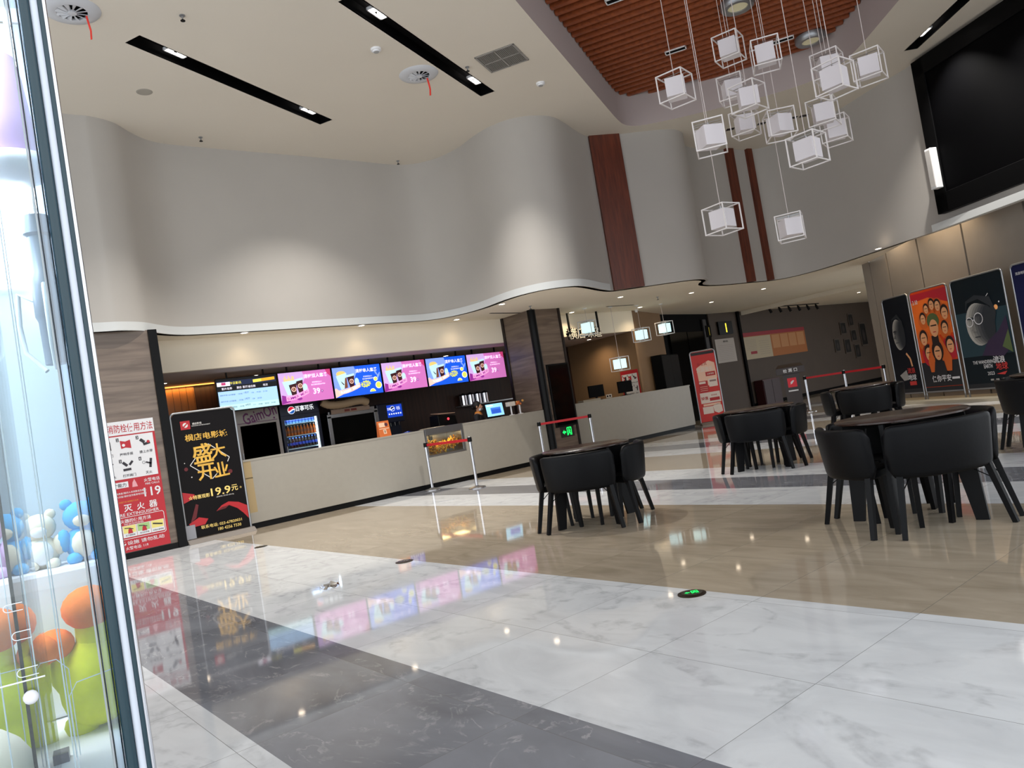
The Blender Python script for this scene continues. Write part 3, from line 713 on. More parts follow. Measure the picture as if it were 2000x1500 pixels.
q = MB(); q.box(-0.02, 0.14, -0.002, 0.04, 0.28, 0.86); q.box(0.0, 0.14, 0.0, 0.02, 0.88, 1.16)
q.build('end_shelf', mat('beige_board', 'A48F69'), cr); MB().box(-0.02, 0.14, -0.004, 0.1, 0.1, 0.28).build('end_foot', M_quartz, cr)
bk = thing('back_counter', 'dark back counter under the popcorn machine and drinks dispenser', 'counter', (7.2, 15.45, 0))
MB().box(0, 4.9, 0, 0.9, 0, 1.06).build('carcass', M_matblack, bk); MB().box(-0.02, 4.92, -0.02, 0.92, 1.06, 1.1).build('worktop', M_steel, bk)
tk = thing('ticket_counter', 'cream ticket counter with black plinth right of the stone column', 'counter', (12.3, 13.3, 0))
MB().box(0, 4.64, 0, 0.03, 0.1, 1.17).build('front_panel', M_quartz, tk); MB().box(0, 4.66, -0.005, 0.55, 1.17, 1.2).build('worktop', M_quartz, tk)
MB().box(0, 4.64, 0.03, 0.52, 0.1, 1.17).build('carcass', M_matblack, tk); MB().box(0, 4.62, 0.025, 0.5, 0, 0.1).build('plinth', M_black, tk)

# popcorn warmer let into the counter
pw = thing('popcorn_warmer', 'steel popcorn warmer with a glass front let into the cream counter', 'warmer', (8.16, 13.1, 0))
q = MB(); q.box(0.0, 0.93, 0.02, 0.62, 1.07, 1.2); q.box(0.0, 0.93, 0.02, 0.6, 0.625, 0.66); q.box(0, 0.03, 0.02, 0.6, 0.66, 1.07); q.box(0.88, 0.93, 0.02, 0.6, 0.66, 1.07); q.box(0.03, 0.88, 0.57, 0.6, 0.66, 1.07)
q.build('body', M_steel, pw, bevel=0.004); MB().box(0.03, 0.88, 0.03, 0.036, 0.66, 1.07).build('front_glass', M_glass, pw)
MB().hexa([(-0.15, 0.02, 1.195), (0.55, 0.02, 1.195), (0.55, 0.62, 1.195), (-0.15, 0.62, 1.195)], [(-0.05, 0.05, 1.215), (0.5, 0.05, 1.215), (0.5, 0.6, 1.215), (-0.05, 0.6, 1.215)]).build('lid', M_chrome, pw)
MB().box(0.28, 0.34, 0.3, 0.36, 0.9, 1.07).build('hopper_post', M_chrome, pw)
l = bpy.data.lights.new('warmer_lamp', 'AREA'); l.energy = 6.0; l.color = (1, 0.66, 0.28); l.shape = 'RECTANGLE'; l.size = 0.7; l.size_y = 0.3
lo = bpy.data.objects.new('warmer_lamp', l); C.objects.link(lo); lo.location = (0.45, 0.25, 1.05); lo.parent = pw
pc = MB(); rr = random.Random(3)
for i in range(420):
    x = rr.uniform(0.07, 0.84); y = rr.uniform(0.07, 0.5); top = 0.24+0.05*math.sin(x*9)
    z = 0.67+rr.uniform(0, 1)**0.6*top; s = rr.uniform(0.014, 0.024)
    for _ in range(2): pc.ball((x+rr.uniform(-s, s), y+rr.uniform(-s, s), z+rr.uniform(-s, s)), s*rr.uniform(0.7, 1), 6, mi=rr.randrange(3))
o = pc.build('popcorn', [mat('caramel_popcorn', 'C98A1E', 0.6), mat('pale_popcorn', 'E8C558', 0.6), mat('dark_popcorn', '8E5A12', 0.6)]); o.location = (8.16, 13.1, 0)
tag(o, 'golden caramel popcorn heaped behind the glass of the warmer', 'popcorn', kind='stuff')

# ================================================================ BARRIER POSTS
def stanchion(x, y, label, belt=None, H=0.95, group='steel belt posts'):
    t = thing('barrier_post', label, 'barrier post', (x, y, 0), 0, group)
    MB().lathe([(0.0, 0.0), (0.16, 0.0), (0.16, 0.012), (0.15, 0.02), (0.06, 0.035), (0.03, 0.05), (0, 0.05)], (0, 0, 0), 32).build('base', M_steel, t, smooth=40)
    MB().lathe([(0.0, 0.04), (0.029, 0.04), (0.029, H-0.01), (0.02, H), (0, H)], (0, 0, 0), 20).build('post', M_chrome, t, smooth=40)
    MB().lathe([(0.03, H-0.1), (0.042, H-0.095), (0.042, H-0.02), (0.03, H-0.012)], (0, 0, 0), 16).build('belt_head', M_black, t, smooth=40)
    if belt:
        d = Vector((belt[0]-x, belt[1]-y, 0)); n = d.normalized(); q = MB(); q.bar(n*0.04+Vector((0, 0, H-0.06)), d-n*0.04+Vector((0, 0, H-0.06)), 0.004, 0.05); q.build('belt', M_belt, t)
stanchion(7.97, 12.86, 'belt post close to the cream counter, left of the popcorn warmer', (8.02, 11.41))
stanchion(8.02, 11.41, 'belt post out on the floor in front of the popcorn warmer')
stanchion(10.95, 12.85, 'belt post at the left foot of the stone column', (11.85, 12.15))
stanchion(11.85, 12.15, 'belt post in front of the ticket counter, by the column')
stanchion(18.41, 10.72, 'belt post with its whole base in view beside the lectern', (18.6, 9.75))
stanchion(18.6, 9.75, 'belt post in the middle of the far red belt', (18.35, 8.62))
stanchion(18.35, 8.62, 'belt post at the right end of the far red belt, by the posters')

# ================================================================ SCREENS OVER THE COUNTER
SX = [4.80, 6.05, 7.25, 8.45, 9.63, 10.81, 12.0]
sp = [mat('menu_black', '0A0C16', 0.5), mat('menu_pink', 'C86FB4', 0.5, emit=0.95), mat('menu_lilac', 'C9A4DA', 0.5, emit=0.95), mat('menu_white', 'F4EEFA', 0.5, emit=1.0), mat('menu_cola', '3A1418', 0.5, emit=0.7),
      mat('menu_ice', 'BFE6EC', 0.5, emit=0.9), mat('menu_fries', 'E8C872', 0.5, emit=0.9), mat('menu_purple', '8E2A8E', 0.5, emit=0.9), mat('menu_ribbon', 'EBA6D2', 0.5, emit=0.95), mat('menu_blue', '1257DA', 0.5, emit=0.95),
      mat('menu_sky', '7F9DF0', 0.5, emit=0.95), mat('menu_peach', 'F0C4B4', 0.5, emit=0.95), mat('menu_lemon', 'D9DC5A', 0.5, emit=0.9), mat('menu_navy', '1B2748', 0.5, emit=0.7), mat('menu_paleblue', 'A6CDF5', 0.5, emit=1.0),
      mat('menu_text_yellow', 'F4E65A', 0.5, emit=0.9), mat('menu_orange', 'F0B02A', 0.5, emit=0.9), mat('menu_crimson', 'BE3A70', 0.5, emit=0.9), mat('menu_brown', '7A4630', 0.5, emit=0.8), mat('menu_text_dark', '3A5068', 0.5, emit=0.4)]
BK, PK, LI, WH, CO, IC, FR, PU, RB, BL, SK, PE, LE, NA, PB, TY, OR, CR, BR, TD = range(20)
def combo(F, q, w, h, pink):
    bg, bg2 = (PK, LI) if pink else (BL, SK)
    F.rect(q, 0, w, 0, h, 0, bg); F.poly(q, [(0, h), (w*0.45, h), (w*0.49, h*0.78), (w*0.42, h*0.55), (w*0.36, h*0.3), (0, h*0.12)], 0.002, bg2)
    if pink: F.poly(q, [(w*0.9, h), (w, h), (w, h*0.74), (w*0.93, h*0.86)], 0.002, CR); F.poly(q, [(0.0, 0), (w*0.17, h*0.07), (w*0.09, h*0.26), (w*0.02, h*0.3)], 0.003, PU); F.disc(q, w*0.34, h*0.13, w*0.05, 0.003, PU, h*0.05)
    else: F.poly(q, [(0, 0), (w*0.16, h*0.1), (w*0.1, h*0.2), (w*0.03, h*0.32), (0, h*0.3)], 0.003, PE)
    if pink:
        for i in range(9): F.rect(q, w*(0.09+0.022*i), w*(0.108+0.022*i), h*0.72, h*(0.84+0.06*math.sin(i*1.9)), 0.003, FR)
        F.poly(q, [(w*0.06, h*0.72), (w*0.3, h*0.74), (w*0.24, h*0.28), (w*0.13, h*0.28)], 0.004, IC)
    else:
        F.disc(q, w*0.17, h*0.78, w*0.1, 0.003, FR, h*0.1); F.poly(q, [(w*0.06, h*0.72), (w*0.28, h*0.8), (w*0.25, h*0.3), (w*0.13, h*0.25)], 0.004, IC); F.poly(q, [(w*0.14, h*0.55), (w*0.21, h*0.42), (w*0.19, h*0.4), (w*0.16, h*0.47)], 0.005, CO); F.poly(q, [(w*0.235, h*0.62), (w*0.27, h*0.66), (w*0.27, h*0.3), (w*0.2, h*0.28)], 0.005, BR)
    for cx, cy, s in ((0.24, 0.47, 1.0), (0.37, 0.56, 0.95)) if pink else ((0.35, 0.52, 1.05),):
        F.poly(q, [(w*(cx-0.07*s), h*(cy+0.13)), (w*(cx+0.075*s), h*(cy+0.17)), (w*(cx+0.055*s), h*(cy-0.2)), (w*(cx-0.03*s), h*(cy-0.24))], 0.006, CO)
        F.poly(q, [(w*(cx-0.075*s), h*(cy+0.2)), (w*(cx+0.08*s), h*(cy+0.24)), (w*(cx+0.075*s), h*(cy+0.17)), (w*(cx-0.07*s), h*(cy+0.13))], 0.006, IC)
        F.ring(q, w*(cx+0.012), h*(cy-0.02), w*0.032, w*0.045, 0.008, PE); F.disc(q, w*(cx+0.012), h*(cy-0.02), w*0.032, 0.008, BR); F.rect(q, w*(cx+0.005), w*(cx+0.012), h*(cy-0.05), h*(cy+0.02), 0.01, PE)
    F.disc(q, w*0.47, h*0.47, w*0.045, 0.007, IC, h*0.13)
    top = [(w*(0.09+0.44*i/10), h*(0.24+0.03*i/10+0.16*(i/10)**2)) for i in range(11)]
    F.poly(q, top+[(x, y-h*0.15) for x, y in top[::-1]], 0.009, RB if pink else PE)
    for i, ch in enumerate('SUMMER MEAL'):
        if ch != ' ': F.text(q, ch, w*(0.12+0.038*i), h*(0.165+0.02*i/10+0.16*(i/10)**2), h*0.085, 0.011, PU if pink else WH, rot=0.12+0.02*i)
    F.text(q, '清柠双人套餐' if pink else '清柠单人套餐', w*0.70, h*0.83, h*0.135, 0.006, WH, w=w*0.46, bold=0.03)
    F.text(q, '即享畅饮加入！', w*0.71, h*0.615, h*0.05, 0.006, WH); F.text(q, '夏日清爽搭配享不停！', w*0.73, h*0.535, h*0.05, 0.006, WH)
    if pink: F.text(q, '39', w*0.68, h*0.32, h*0.19, 0.006, WH, bold=0.03); F.disc(q, w*0.785, h*0.3, w*0.026, 0.006, PU); F.text(q, '元', w*0.785, h*0.3, h*0.05, 0.008, WH)
    else:
        pts = []
        for i in range(22): a = 2*PI*i/22; r = 1.0 if i % 2 else 0.78; pts.append((w*(0.65+0.115*r*math.cos(a)), h*(0.36+0.125*r*math.sin(a)+0.12*0.115*math.cos(a))))
        F.poly(q, pts, 0.005, LE); F.text(q, '29', w*0.62, h*0.36, h*0.13, 0.008, BL, bold=0.03); F.text(q, '元', w*0.70, h*0.37, h*0.1, 0.008, BL, bold=0.02)
        for x, y, r in ((0.87, 0.49, 0.042), (0.92, 0.27, 0.068), (0.78, 0.06, 0.062)):
            a0, a1 = (0.05, PI-0.05) if y < 0.1 else (0, 2*PI)
            F.disc(q, w*x, h*y+0.005, w*r, 0.004, WH, a0=a0, a1=a1); F.disc(q, w*x, h*y+0.005, w*r*0.82, 0.006, LE, a0=a0, a1=a1)
        for px, py, rt in ((0.89, 0.72, 0.5), (0.95, 0.62, -0.5), (0.92, 0.55, -0.2)): F.disc(q, w*px, h*py, w*0.016, 0.004, SK, h*0.11, rot=rt)
def timetable(F, q, w, h):
    F.rect(q, 0, w, 0, h, 0, BK); F.rect(q, w*0.01, w*0.99, h*0.02, h*0.62, 0.002, PB); F.rect(q, w*0.01, w*0.99, h*0.62, h*0.78, 0.002, BK); F.rect(q, w*0.01, w*0.99, h*0.78, h*0.93, 0.002, NA)
    F.rect(q, w*0.01, w*0.22, h*0.78, h*0.9, 0.004, WH); F.rect(q, w*0.08, w*0.15, h*0.81, h*0.89, 0.005, CR); F.text(q, '今日影讯', w*0.31, h*0.855, h*0.085, 0.004, TY, bold=0.02)
    F.poly(q, [(w*0.6, h*0.81), (w*0.97, h*0.84), (w*0.97, h*0.93), (w*0.6, h*0.9)], 0.004, OR); F.poly(q, [(w*0.6, h*0.81), (w*0.74, h*0.82), (w*0.74, h*0.91), (w*0.6, h*0.9)], 0.005, TY)
    for t, x in (('影片名称', 0.16), ('票价', 0.36), ('影厅', 0.46), ('座位数', 0.57), ('场次', 0.8)): F.text(q, t, w*x, h*0.7, h*0.075, 0.004, WH, bold=0.015)
    for i, (a, b, c, ts) in enumerate((('保你平安 (2D国语)', '1号厅', '106', ('19:20', '21:20')), ('保你平安 (2D国语)', '2号厅', '124', ('20:20',)), ('流浪地球2 (2D国语)', '4号厅', '111', ('19:40', '20:50', '21:50')))):
        y = h*(0.5-0.19*i)
        F.text(q, a, w*0.16, y, h*0.05, 0.004, TD, w=w*0.25); F.text(q, '19.90', w*0.365, y, h*0.045, 0.004, TD); F.text(q, b, w*0.465, y+h*0.02, h*0.06, 0.004, TD, bold=0.01); F.text(q, c, w*0.57, y, h*0.04, 0.004, TD)
        for j, s in enumerate(ts): F.text(q, s, w*(0.67+0.11*j), y, h*0.045, 0.004, TD)
        if i == 2: F.rect(q, w*0.01, w*0.99, h*0.02, h*0.2, 0.003, IC)
scl = ['pale blue timetable screen hanging at the left end of the menu row', 'pink two-person menu screen beside the blue timetable, 39 yuan', 'blue one-person menu screen directly above the flexible duct', 'pink two-person menu screen in the middle, between the two blue ones',
       'blue one-person menu screen farther along, before the last pink one', 'pink two-person menu screen at the end next to the stone column']
for i in range(6):
    w = SX[i+1]-SX[i]-0.02; h = 0.67; zt = 2.815
    t = thing('hanging_screen', scl[i], 'screen', (SX[i]+0.01, 15.0, zt-h), 0, 'menu screens hanging over the counter')
    MB().box(0, w, 0.0, 0.06, 0, h).build('housing', M_black, t, bevel=0.004)
    q = MB(); F = Face((0.012, -0.003, 0.012)); W_, H_ = w-0.024, h-0.024
    if i == 0: timetable(F, q, W_, H_)
    else: combo(F, q, W_, H_, i % 2 == 1)
    q.build('display', sp, t)
    q = MB(); q.bar((w*0.2, 0.05, h), (w*0.2, 0.05, 2.93-zt+h), 0.03); q.bar((w*0.8, 0.05, h), (w*0.8, 0.05, 2.93-zt+h), 0.03); q.build('hanger', M_black, t)

# ================================================================ DRINK COOLERS AND BOTTLES
def cooler(x, w, label, dark, side, lit):
    t = thing('drinks_cooler', label, 'cooler', (x, 15.6, 0), 0, 'upright drinks coolers'); H = 2.3; D = 0.62
    q = MB(); q.box(0, 0.035, 0.04, D, 0.08, H); q.box(w-0.035, w, 0.04, D, 0.08, H); q.box(0.035, w-0.035, D-0.03, D, 0.08, H); q.box(0.035, w-0.035, 0.04, D-0.03, 0.08, 0.4); q.box(0, w, 0.0, D-0.03, 1.95 if lit else 1.9, H)
    q.box(0.02, w-0.02, 0.05, D-0.02, 0.0, 0.08); q.build('cabinet', [dark], t, bevel=0.004)
    q = MB(); q.box(0.0, 0.07, 0.0, 0.04, 0.4, 1.95 if lit else 1.9); q.box(w-0.07, w, 0.0, 0.04, 0.4, 1.95 if lit else 1.9); q.box(0.07, w-0.07, 0.0, 0.04, 0.4, 0.48); q.box(0.07, w-0.07, 0, 0.04, 1.86, 1.95 if lit else 1.9)
    d = q.build('door', [side], t, bevel=0.003)
    MB().box(0.07, w-0.07, 0.015, 0.02, 0.48, 1.86).build('door_glass', M_glass if lit else clear('smoked_glass', '2A2C32', 0.03, ior=1.15), d)
    MB().box(0.03, 0.05, -0.03, 0.0, 1.0, 1.3).build('door_handle', M_alu, d)
    for z in (0.7, 0.97, 1.24, 1.51, 1.77) if lit else (0.6, 0.95, 1.3, 1.6): MB().box(0.04, w-0.04, 0.06, D-0.04, z-0.02, z).build('shelf', mat('shelf_white', 'CFE0E8', 0.4) if lit else M_alu, t)
    return t, w
lb_white = mat('cooler_white', 'A9A19B', 0.45)
gc, gw = cooler(5.30, 0.9, 'unlit off-white cooler with purple lettering behind the banner', lb_white, lb_white, False)
q = MB(); F = Face((0, -0.003, 0)); pm = mat('purple_lettering', '6A2560', 0.5)
F.text(q, 'GaimOn', 0.5, 2.06, 0.24, 0, 0, w=0.72, bold=0.03, rot=0.22); F.text(q, '上好', 0.42, 2.22, 0.07, 0, 0); F.disc(q, 0.8, 1.95, 0.02, 0, 0)
F.rect(q, 0.02, 0.86, 1.905, 1.915, 0.001, 0); q.build('lettering', [pm], gc)
q = MB(); F = Face((-0.16, -0.002, 0)); q2 = MB(); q2.box(-0.18, -0.005, 0.0, 0.5, 0.1, 2.3); q2.build('side_panel', lb_white, gc)
F.text(q, 'GaimOn', 0.07, 1.55, 0.15, 0, 0, w=0.9, bold=0.03, rot=-PI/2); q.build('side_lettering', [pm], gc)
pc_, pwid = cooler(6.24, 0.88, 'lit navy cooler full of bottles with a round red, white and blue logo', mat('navy_enamel', '0C1330', 0.35), mat('navy_enamel', '0C1330'), True)
q = MB(); F = Face((0, -0.003, 0)); cx, cy, r = 0.255, 2.055, 0.078
F.disc(q, cx, cy, r*1.06, 0, 0, n=28)
def globe(F, q, cx, cy, r, d, w0, red, blue):
    up = [(cx+r*math.cos(a), cy+r*math.sin(a)) for a in [math.radians(20+i*10) for i in range(18)]]
    F.poly(q, up+[(cx-r*0.5, cy-0.18*r), (cx, cy+0.12*r), (cx+r*0.5, cy+0.36*r)], d, red)
    dn = [(cx+r*math.cos(a), cy+r*math.sin(a)) for a in [math.radians(215+i*10) for i in range(15)]]
    F.poly(q, dn+[(cx+r*0.55, cy+0.0*r), (cx+0.1*r, cy-0.22*r), (cx-r*0.4, cy-0.52*r)], d, blue)
globe(F, q, cx, cy, r*0.95, 0.002, 0, 1, 2)
F.text(q, '百事可乐', 0.555, 2.075, 0.115, 0, 0, w=0.42, bold=0.03)
q.build('header_sign', [mat('sign_white', 'F2F6FA', 0.5, emit=1.0), mat('sign_red', 'E01838', 0.5, emit=0.8), mat('sign_blue', '1560B8', 0.5, emit=0.7)], pc_)
q = MB(); q.box(pwid-0.11, pwid-0.075, 0.03, 0.05, 0.48, 1.9); q.build('light_strip', mat('cooler_tube', 'EAF6FF', 0.5, emit=5.0), pc_)
l = bpy.data.lights.new('cooler_lamp', 'AREA'); l.energy = 5; l.color = (0.8, 0.92, 1); l.shape = 'RECTANGLE'; l.size = 0.6; l.size_y = 0.1
for zz, e in ((1.85, 3), (1.48, 3), (1.21, 3)):
    l = bpy.data.lights.new('cooler_lamp', 'AREA'); l.energy = e; l.color = (0.8, 0.92, 1); l.shape = 'RECTANGLE'; l.size = 0.6; l.size_y = 0.1
    o = bpy.data.objects.new('cooler_lamp', l); C.objects.link(o); o.location = (pwid/2, 0.09, zz); o.parent = pc_
def bottle(H, liquid, labelm, capm, x, y, z, label, group):
    t = thing('drink_bottle', label, 'bottle', (x, y, z), 0, group); r = 0.031
    MB().lathe([(0, 0), (r*0.9, 0), (r, H*0.05), (r, H*0.55), (r*0.85, H*0.66), (r*0.42, H*0.88), (r*0.4, H*0.95), (0, H*0.95)], (0, 0, 0), 12).build('body', liquid, t, smooth=50)
    MB().lathe([(r*1.02, H*0.28), (r*1.03, H*0.3), (r*1.03, H*0.52), (r*1.02, H*0.53)], (0, 0, 0), 12).build('label_sleeve', labelm, t, smooth=50)
    MB().lathe([(0, H*0.92), (r*0.48, H*0.92), (r*0.48, H), (0, H)], (0, 0, 0), 10).build('cap', capm, t)
    return t
dull = mat('cola_dark', '1A0D0C', 0.15); blu = mat('bottle_blue', '1E3A9A', 0.2); oran = mat('orange_soda', 'E8701A', 0.12); clr = mat('pale_bottle', '5F86B8', 0.15); wcap = mat('pale_cap', 'C8D4E0', 0.4)
rows = [(1.77, 0.15, clr, blu, wcap, 'short pale blue bottle on the top lit shelf of the navy cooler', 'pale bottles on the top shelf'),
        (1.51, 0.22, oran, mat('orange_label', 'A8582A', 0.4), wcap, 'orange soda bottle on the middle lit shelf of the navy cooler', 'orange sodas on the middle shelf'),
        (1.24, 0.23, dull, blu, mat('blue_cap', '2A55C0', 0.4), 'dark cola bottle with blue label on the lower lit shelf of the navy cooler', 'colas on the lower shelf')]
for z, H, a, b, c_, lb, g_ in rows:
    first = None
    for j in range(10):
        x = 6.24+0.1+j*0.073
        first = copy_thing(first, (x, 15.72, z), 0) if first else bottle(H, a, b, c_, x, 15.72, z, lb, g_)
first = None
for z in (1.3, 0.95):
    for j in range(7):
        x = 5.30+0.14+j*0.095
        first = copy_thing(first, (x, 15.75, z), 0) if first else bottle(0.22, mat('dim_bottle', '23242A', 0.3), mat('dim_label', '4A4C55', 0.5), mat('dim_cap', '5A5A60', 0.5), x, 15.75, z, 'dim bottle behind the dark glass of the unlit off-white cooler', 'dim bottles in the unlit cooler')

# ================================================================ CONCESSION EQUIPMENT
pm_ = thing('popcorn_machine', 'big steel popcorn machine with dark glass behind the counter', 'popcorn machine', (7.24, 15.5, 1.1))
q = MB(); q.box(0, 0.09, 0, 0.06, 0, 0.7); q.box(1.15, 1.24, 0, 0.06, 0, 0.7); q.box(0, 0.06, 0.6, 0.7, 0, 0.7); q.box(1.18, 1.24, 0.6, 0.7, 0, 0.7); q.box(0, 1.24, 0, 0.7, 0.66, 0.74); q.box(0, 1.24, 0, 0.7, 0, 0.04)
q.build('frame', M_steel, pm_, bevel=0.003); MB().box(0.09, 1.15, 0.02, 0.03, 0.04, 0.66).build('front_glass', M_tint, pm_); MB().box(0.06, 1.18, 0.64, 0.68, 0.04, 0.66).build('back_panel', M_matblack, pm_)
q = MB(); q.lathe([(0, 0), (0.2, 0.02), (0.22, 0.16), (0.0, 0.18)], (0.66, 0.35, 0.3), 20); q.build('kettle', M_steel, pm_)
q = MB(); q.box(0.1, 1.05, -0.015, 0.0, 0.74, 0.84); q.build('sign_board', mat('tan_sign', '8F7765', 0.6), pm_)
q = MB(); F = Face((0, -0.018, 0)); F.rect(q, 0.42, 0.55, 0.765, 0.815, 0, 0); F.rect(q, 0.58, 0.72, 0.765, 0.815, 0, 0); q.build('sign_marks', mat('dark_red_mark', '6A2416', 0.6), pm_)
q = MB(); q.box(0.05, 1.2, 0.05, 0.6, 0.74, 0.8); q.build('hood', M_steel, pm_)
q = MB(); pts = smooth_path([(7.14, 15.45, 2.14), (7.3, 15.42, 2.05), (7.6, 15.42, 2.03), (7.9, 15.42, 2.06), (8.08, 15.42, 2.06), (8.22, 15.45, 2.0)], 8); rs = [0.085+0.007*(i % 2) for i in range(len(pts))]
q.tube(pts, rs, 14); tag(q.build('flexible_duct', mat('tan_duct', 'A58B6C', 0.6), smooth=50), 'tan flexible air duct lying over the popcorn machine', 'duct')
dp = thing('soda_dispenser', 'dark blue soda dispenser with a glowing blue display', 'dispenser', (8.5, 15.5, 1.1))
MB().box(0, 0.7, 0.05, 0.6, 0.36, 0.82).build('body', mat('dispenser_navy', '0A1024', 0.4), dp, bevel=0.02); MB().box(0.02, 0.68, 0.25, 0.6, 0, 0.36).build('back', mat('dispenser_navy', '0A1024'), dp); MB().box(0, 0.7, 0, 0.6, 0, 0.06).build('drip_tray', M_steel, dp)
q = MB(); F = Face((0.25, 0.045, 0.48)); F.rect(q, 0, 0.4, 0, 0.29, 0, 0); F.disc(q, 0.15, 0.2, 0.06, 0.002, 1); globe(F, q, 0.15, 0.2, 0.05, 0.004, 0, 2, 0); F.text(q, '百事', 0.05, 0.2, 0.06, 0.002, 1, w=0.08); F.text(q, '可乐', 0.3, 0.2, 0.08, 0.002, 1, w=0.1, bold=0.02)
for j in range(6): F.disc(q, 0.05+j*0.06, 0.08, 0.018, 0.002, 1)
q.build('display', [mat('dispenser_blue', '0F3FC0', 0.5, emit=0.8), mat('sign_white', 'F2F6FA'), mat('dispenser_dark', '0A1E66', 0.5, emit=0.4)], dp)
q = MB()
for j in range(5): q.lathe([(0.012, 0.28), (0.018, 0.36)], (0.12+j*0.115, 0.14, 0), 10)
q.build('nozzle', M_chrome, dp)
t = thing('menu_card', 'orange folded advert card standing on the cream counter', 'sign', (7.3, 13.4, 1.19))
q = MB(); q.hexa([(0, 0, 0), (0.26, 0, 0), (0.26, 0.12, 0), (0, 0.12, 0)], [(0, 0.05, 0.31), (0.26, 0.05, 0.31), (0.26, 0.07, 0.31), (0, 0.07, 0.31)]); q.build('card', mat('orange_card', 'C8662A', 0.6), t)
q = MB(); F = Face((0, -0.002, 0), (1, 0, 0), (0, 0.05, 0.31)); F.rect(q, 0.03, 0.16, 0.19, 0.28, 0.001, 0); F.disc(q, 0.19, 0.235, 0.035, 0.002, 1); F.rect(q, 0.02, 0.24, 0.15, 0.165, 0.001, 0); F.rect(q, 0.1, 0.17, 0.05, 0.14, 0.001, 0); F.rect(q, 0.12, 0.15, 0.07, 0.12, 0.002, 2)
q.build('print', [mat('card_cream', 'E8C0A0', 0.6), mat('card_plum', '4A1E30', 0.6), mat('card_grey', '8A7A68', 0.6)], t)
t = thing('label_printer', 'black boxy machine with a small red light beside the worker', 'machine', (9.42, 14.5, 1.1))
MB().hexa([(0, 0, 0), (0.54, 0, 0), (0.54, 0.4, 0), (0, 0.4, 0)], [(0.03, 0.04, 0.36), (0.52, 0.04, 0.3), (0.52, 0.4, 0.3), (0.03, 0.4, 0.36)]).build('body', M_black, t, bevel=0.02)
MB().hexa([(0.05, 0.02, 0.37), (0.5, 0.02, 0.35), (0.5, 0.36, 0.37), (0.05, 0.36, 0.4)], [(0.05, 0.02, 0.385), (0.5, 0.02, 0.365), (0.5, 0.36, 0.385), (0.05, 0.36, 0.415)]).build('paper_tray', mat('tan_tray', 'B39078', 0.5), t)
q = MB(); Face((0.27, 0.0, 0.24)).disc(q, 0, 0, 0.03, 0.012, 0); q.build('indicator', mat('red_light', 'FF4050', 0.5, emit=1.5), t)
q = MB(); q.box(0.0, 0.6, 0.0, 0.6, 0, 1.1); o = q.build('work_table', M_matblack); o.location = (9.38, 14.4, 0); tag(o, 'dark work table under the black boxy machine', 'table')
t = thing('till_screen', 'till screen showing a pale blue page on the cream counter', 'screen', (10.0, 13.4, 1.19))
MB().hexa([(0, 0.02, 0.03), (0.5, 0.02, 0.03), (0.5, 0.05, 0.03), (0, 0.05, 0.03)], [(0, 0.06, 0.33), (0.5, 0.06, 0.33), (0.5, 0.09, 0.33), (0, 0.09, 0.33)]).build('housing', M_black, t, bevel=0.004)
q = MB(); F = Face((0.015, 0.0185, 0.043), (1, 0, 0), (0, 0.04, 0.3)); F.rect(q, 0, 0.47, 0, 0.275, 0.001, 0); F.rect(q, 0.12, 0.4, 0.05, 0.19, 0.002, 1); F.rect(q, 0.14, 0.38, 0.06, 0.15, 0.003, 2); F.rect(q, 0.03, 0.2, 0.23, 0.25, 0.002, 3)
q.build('display', [mat('till_pale', '8CC8E8', 0.5, emit=0.9), mat('till_blue', '3A70D0', 0.5, emit=0.8), mat('till_deep', '2450B8', 0.5, emit=0.8), mat('sign_white', 'F2F6FA')], t); MB().box(0.12, 0.38, 0.02, 0.2, 0, 0.03).build('stand', M_black, t)
t = thing('cup_stand', 'white cup stand on a thin post at the counter end', 'stand', (10.68, 13.4, 1.19))
MB().lathe([(0.06, 0), (0.06, 0.01), (0.018, 0.014), (0.018, 0.2)], (0, 0, 0), 16).build('post', M_white, t); MB().box(-0.09, 0.09, -0.07, 0.07, 0.2, 0.3).build('cup_box', mat('cup_white', 'CFC6BE', 0.6), t, bevel=0.01)
t = thing('snack_stand', 'orange corn dog display standing on a white post by the column', 'stand', (10.95, 13.42, 1.19))
MB().lathe([(0.06, 0), (0.06, 0.01), (0.02, 0.014), (0.02, 0.22)], (0, 0, 0), 16).build('post', M_white, t)
q = MB()
for i in range(9): q.ball((random.uniform(-0.09, 0.09), random.uniform(-0.04, 0.04), 0.25+random.uniform(-0.03, 0.05)), random.uniform(0.025, 0.04), 8, mi=i % 2)
q.build('snack', [mat('fried_orange', 'C86A38', 0.6), mat('fried_yellow', 'D8A050', 0.6)], t, smooth=180)
o = MB().box(0, 1.9, 0, 0.3, 0, 0.03).build('wall_shelf', M_steel); o.location = (11.55, 16.53, 1.6); tag(o, 'steel wall shelf behind the worker carrying shiny canisters', 'shelf')
for i in range(4):
    t = thing('steel_canister', ['shiny steel canister at the left end of the wall shelf', 'shiny steel canister second on the wall shelf', 'shiny steel canister third on the wall shelf', 'shiny steel canister at the right end of the row on the wall shelf'][i], 'canister', (11.72+i*0.24, 16.66, 1.63), 0, 'steel canisters on the wall shelf')
    MB().lathe([(0, 0), (0.1, 0), (0.1, 0.27), (0, 0.27)], (0, 0, 0), 24).build('body', M_chrome, t, smooth=40); MB().lathe([(0.104, 0.26), (0.104, 0.29), (0.03, 0.31), (0, 0.33)], (0, 0, 0), 20).build('lid', M_black, t, smooth=40)
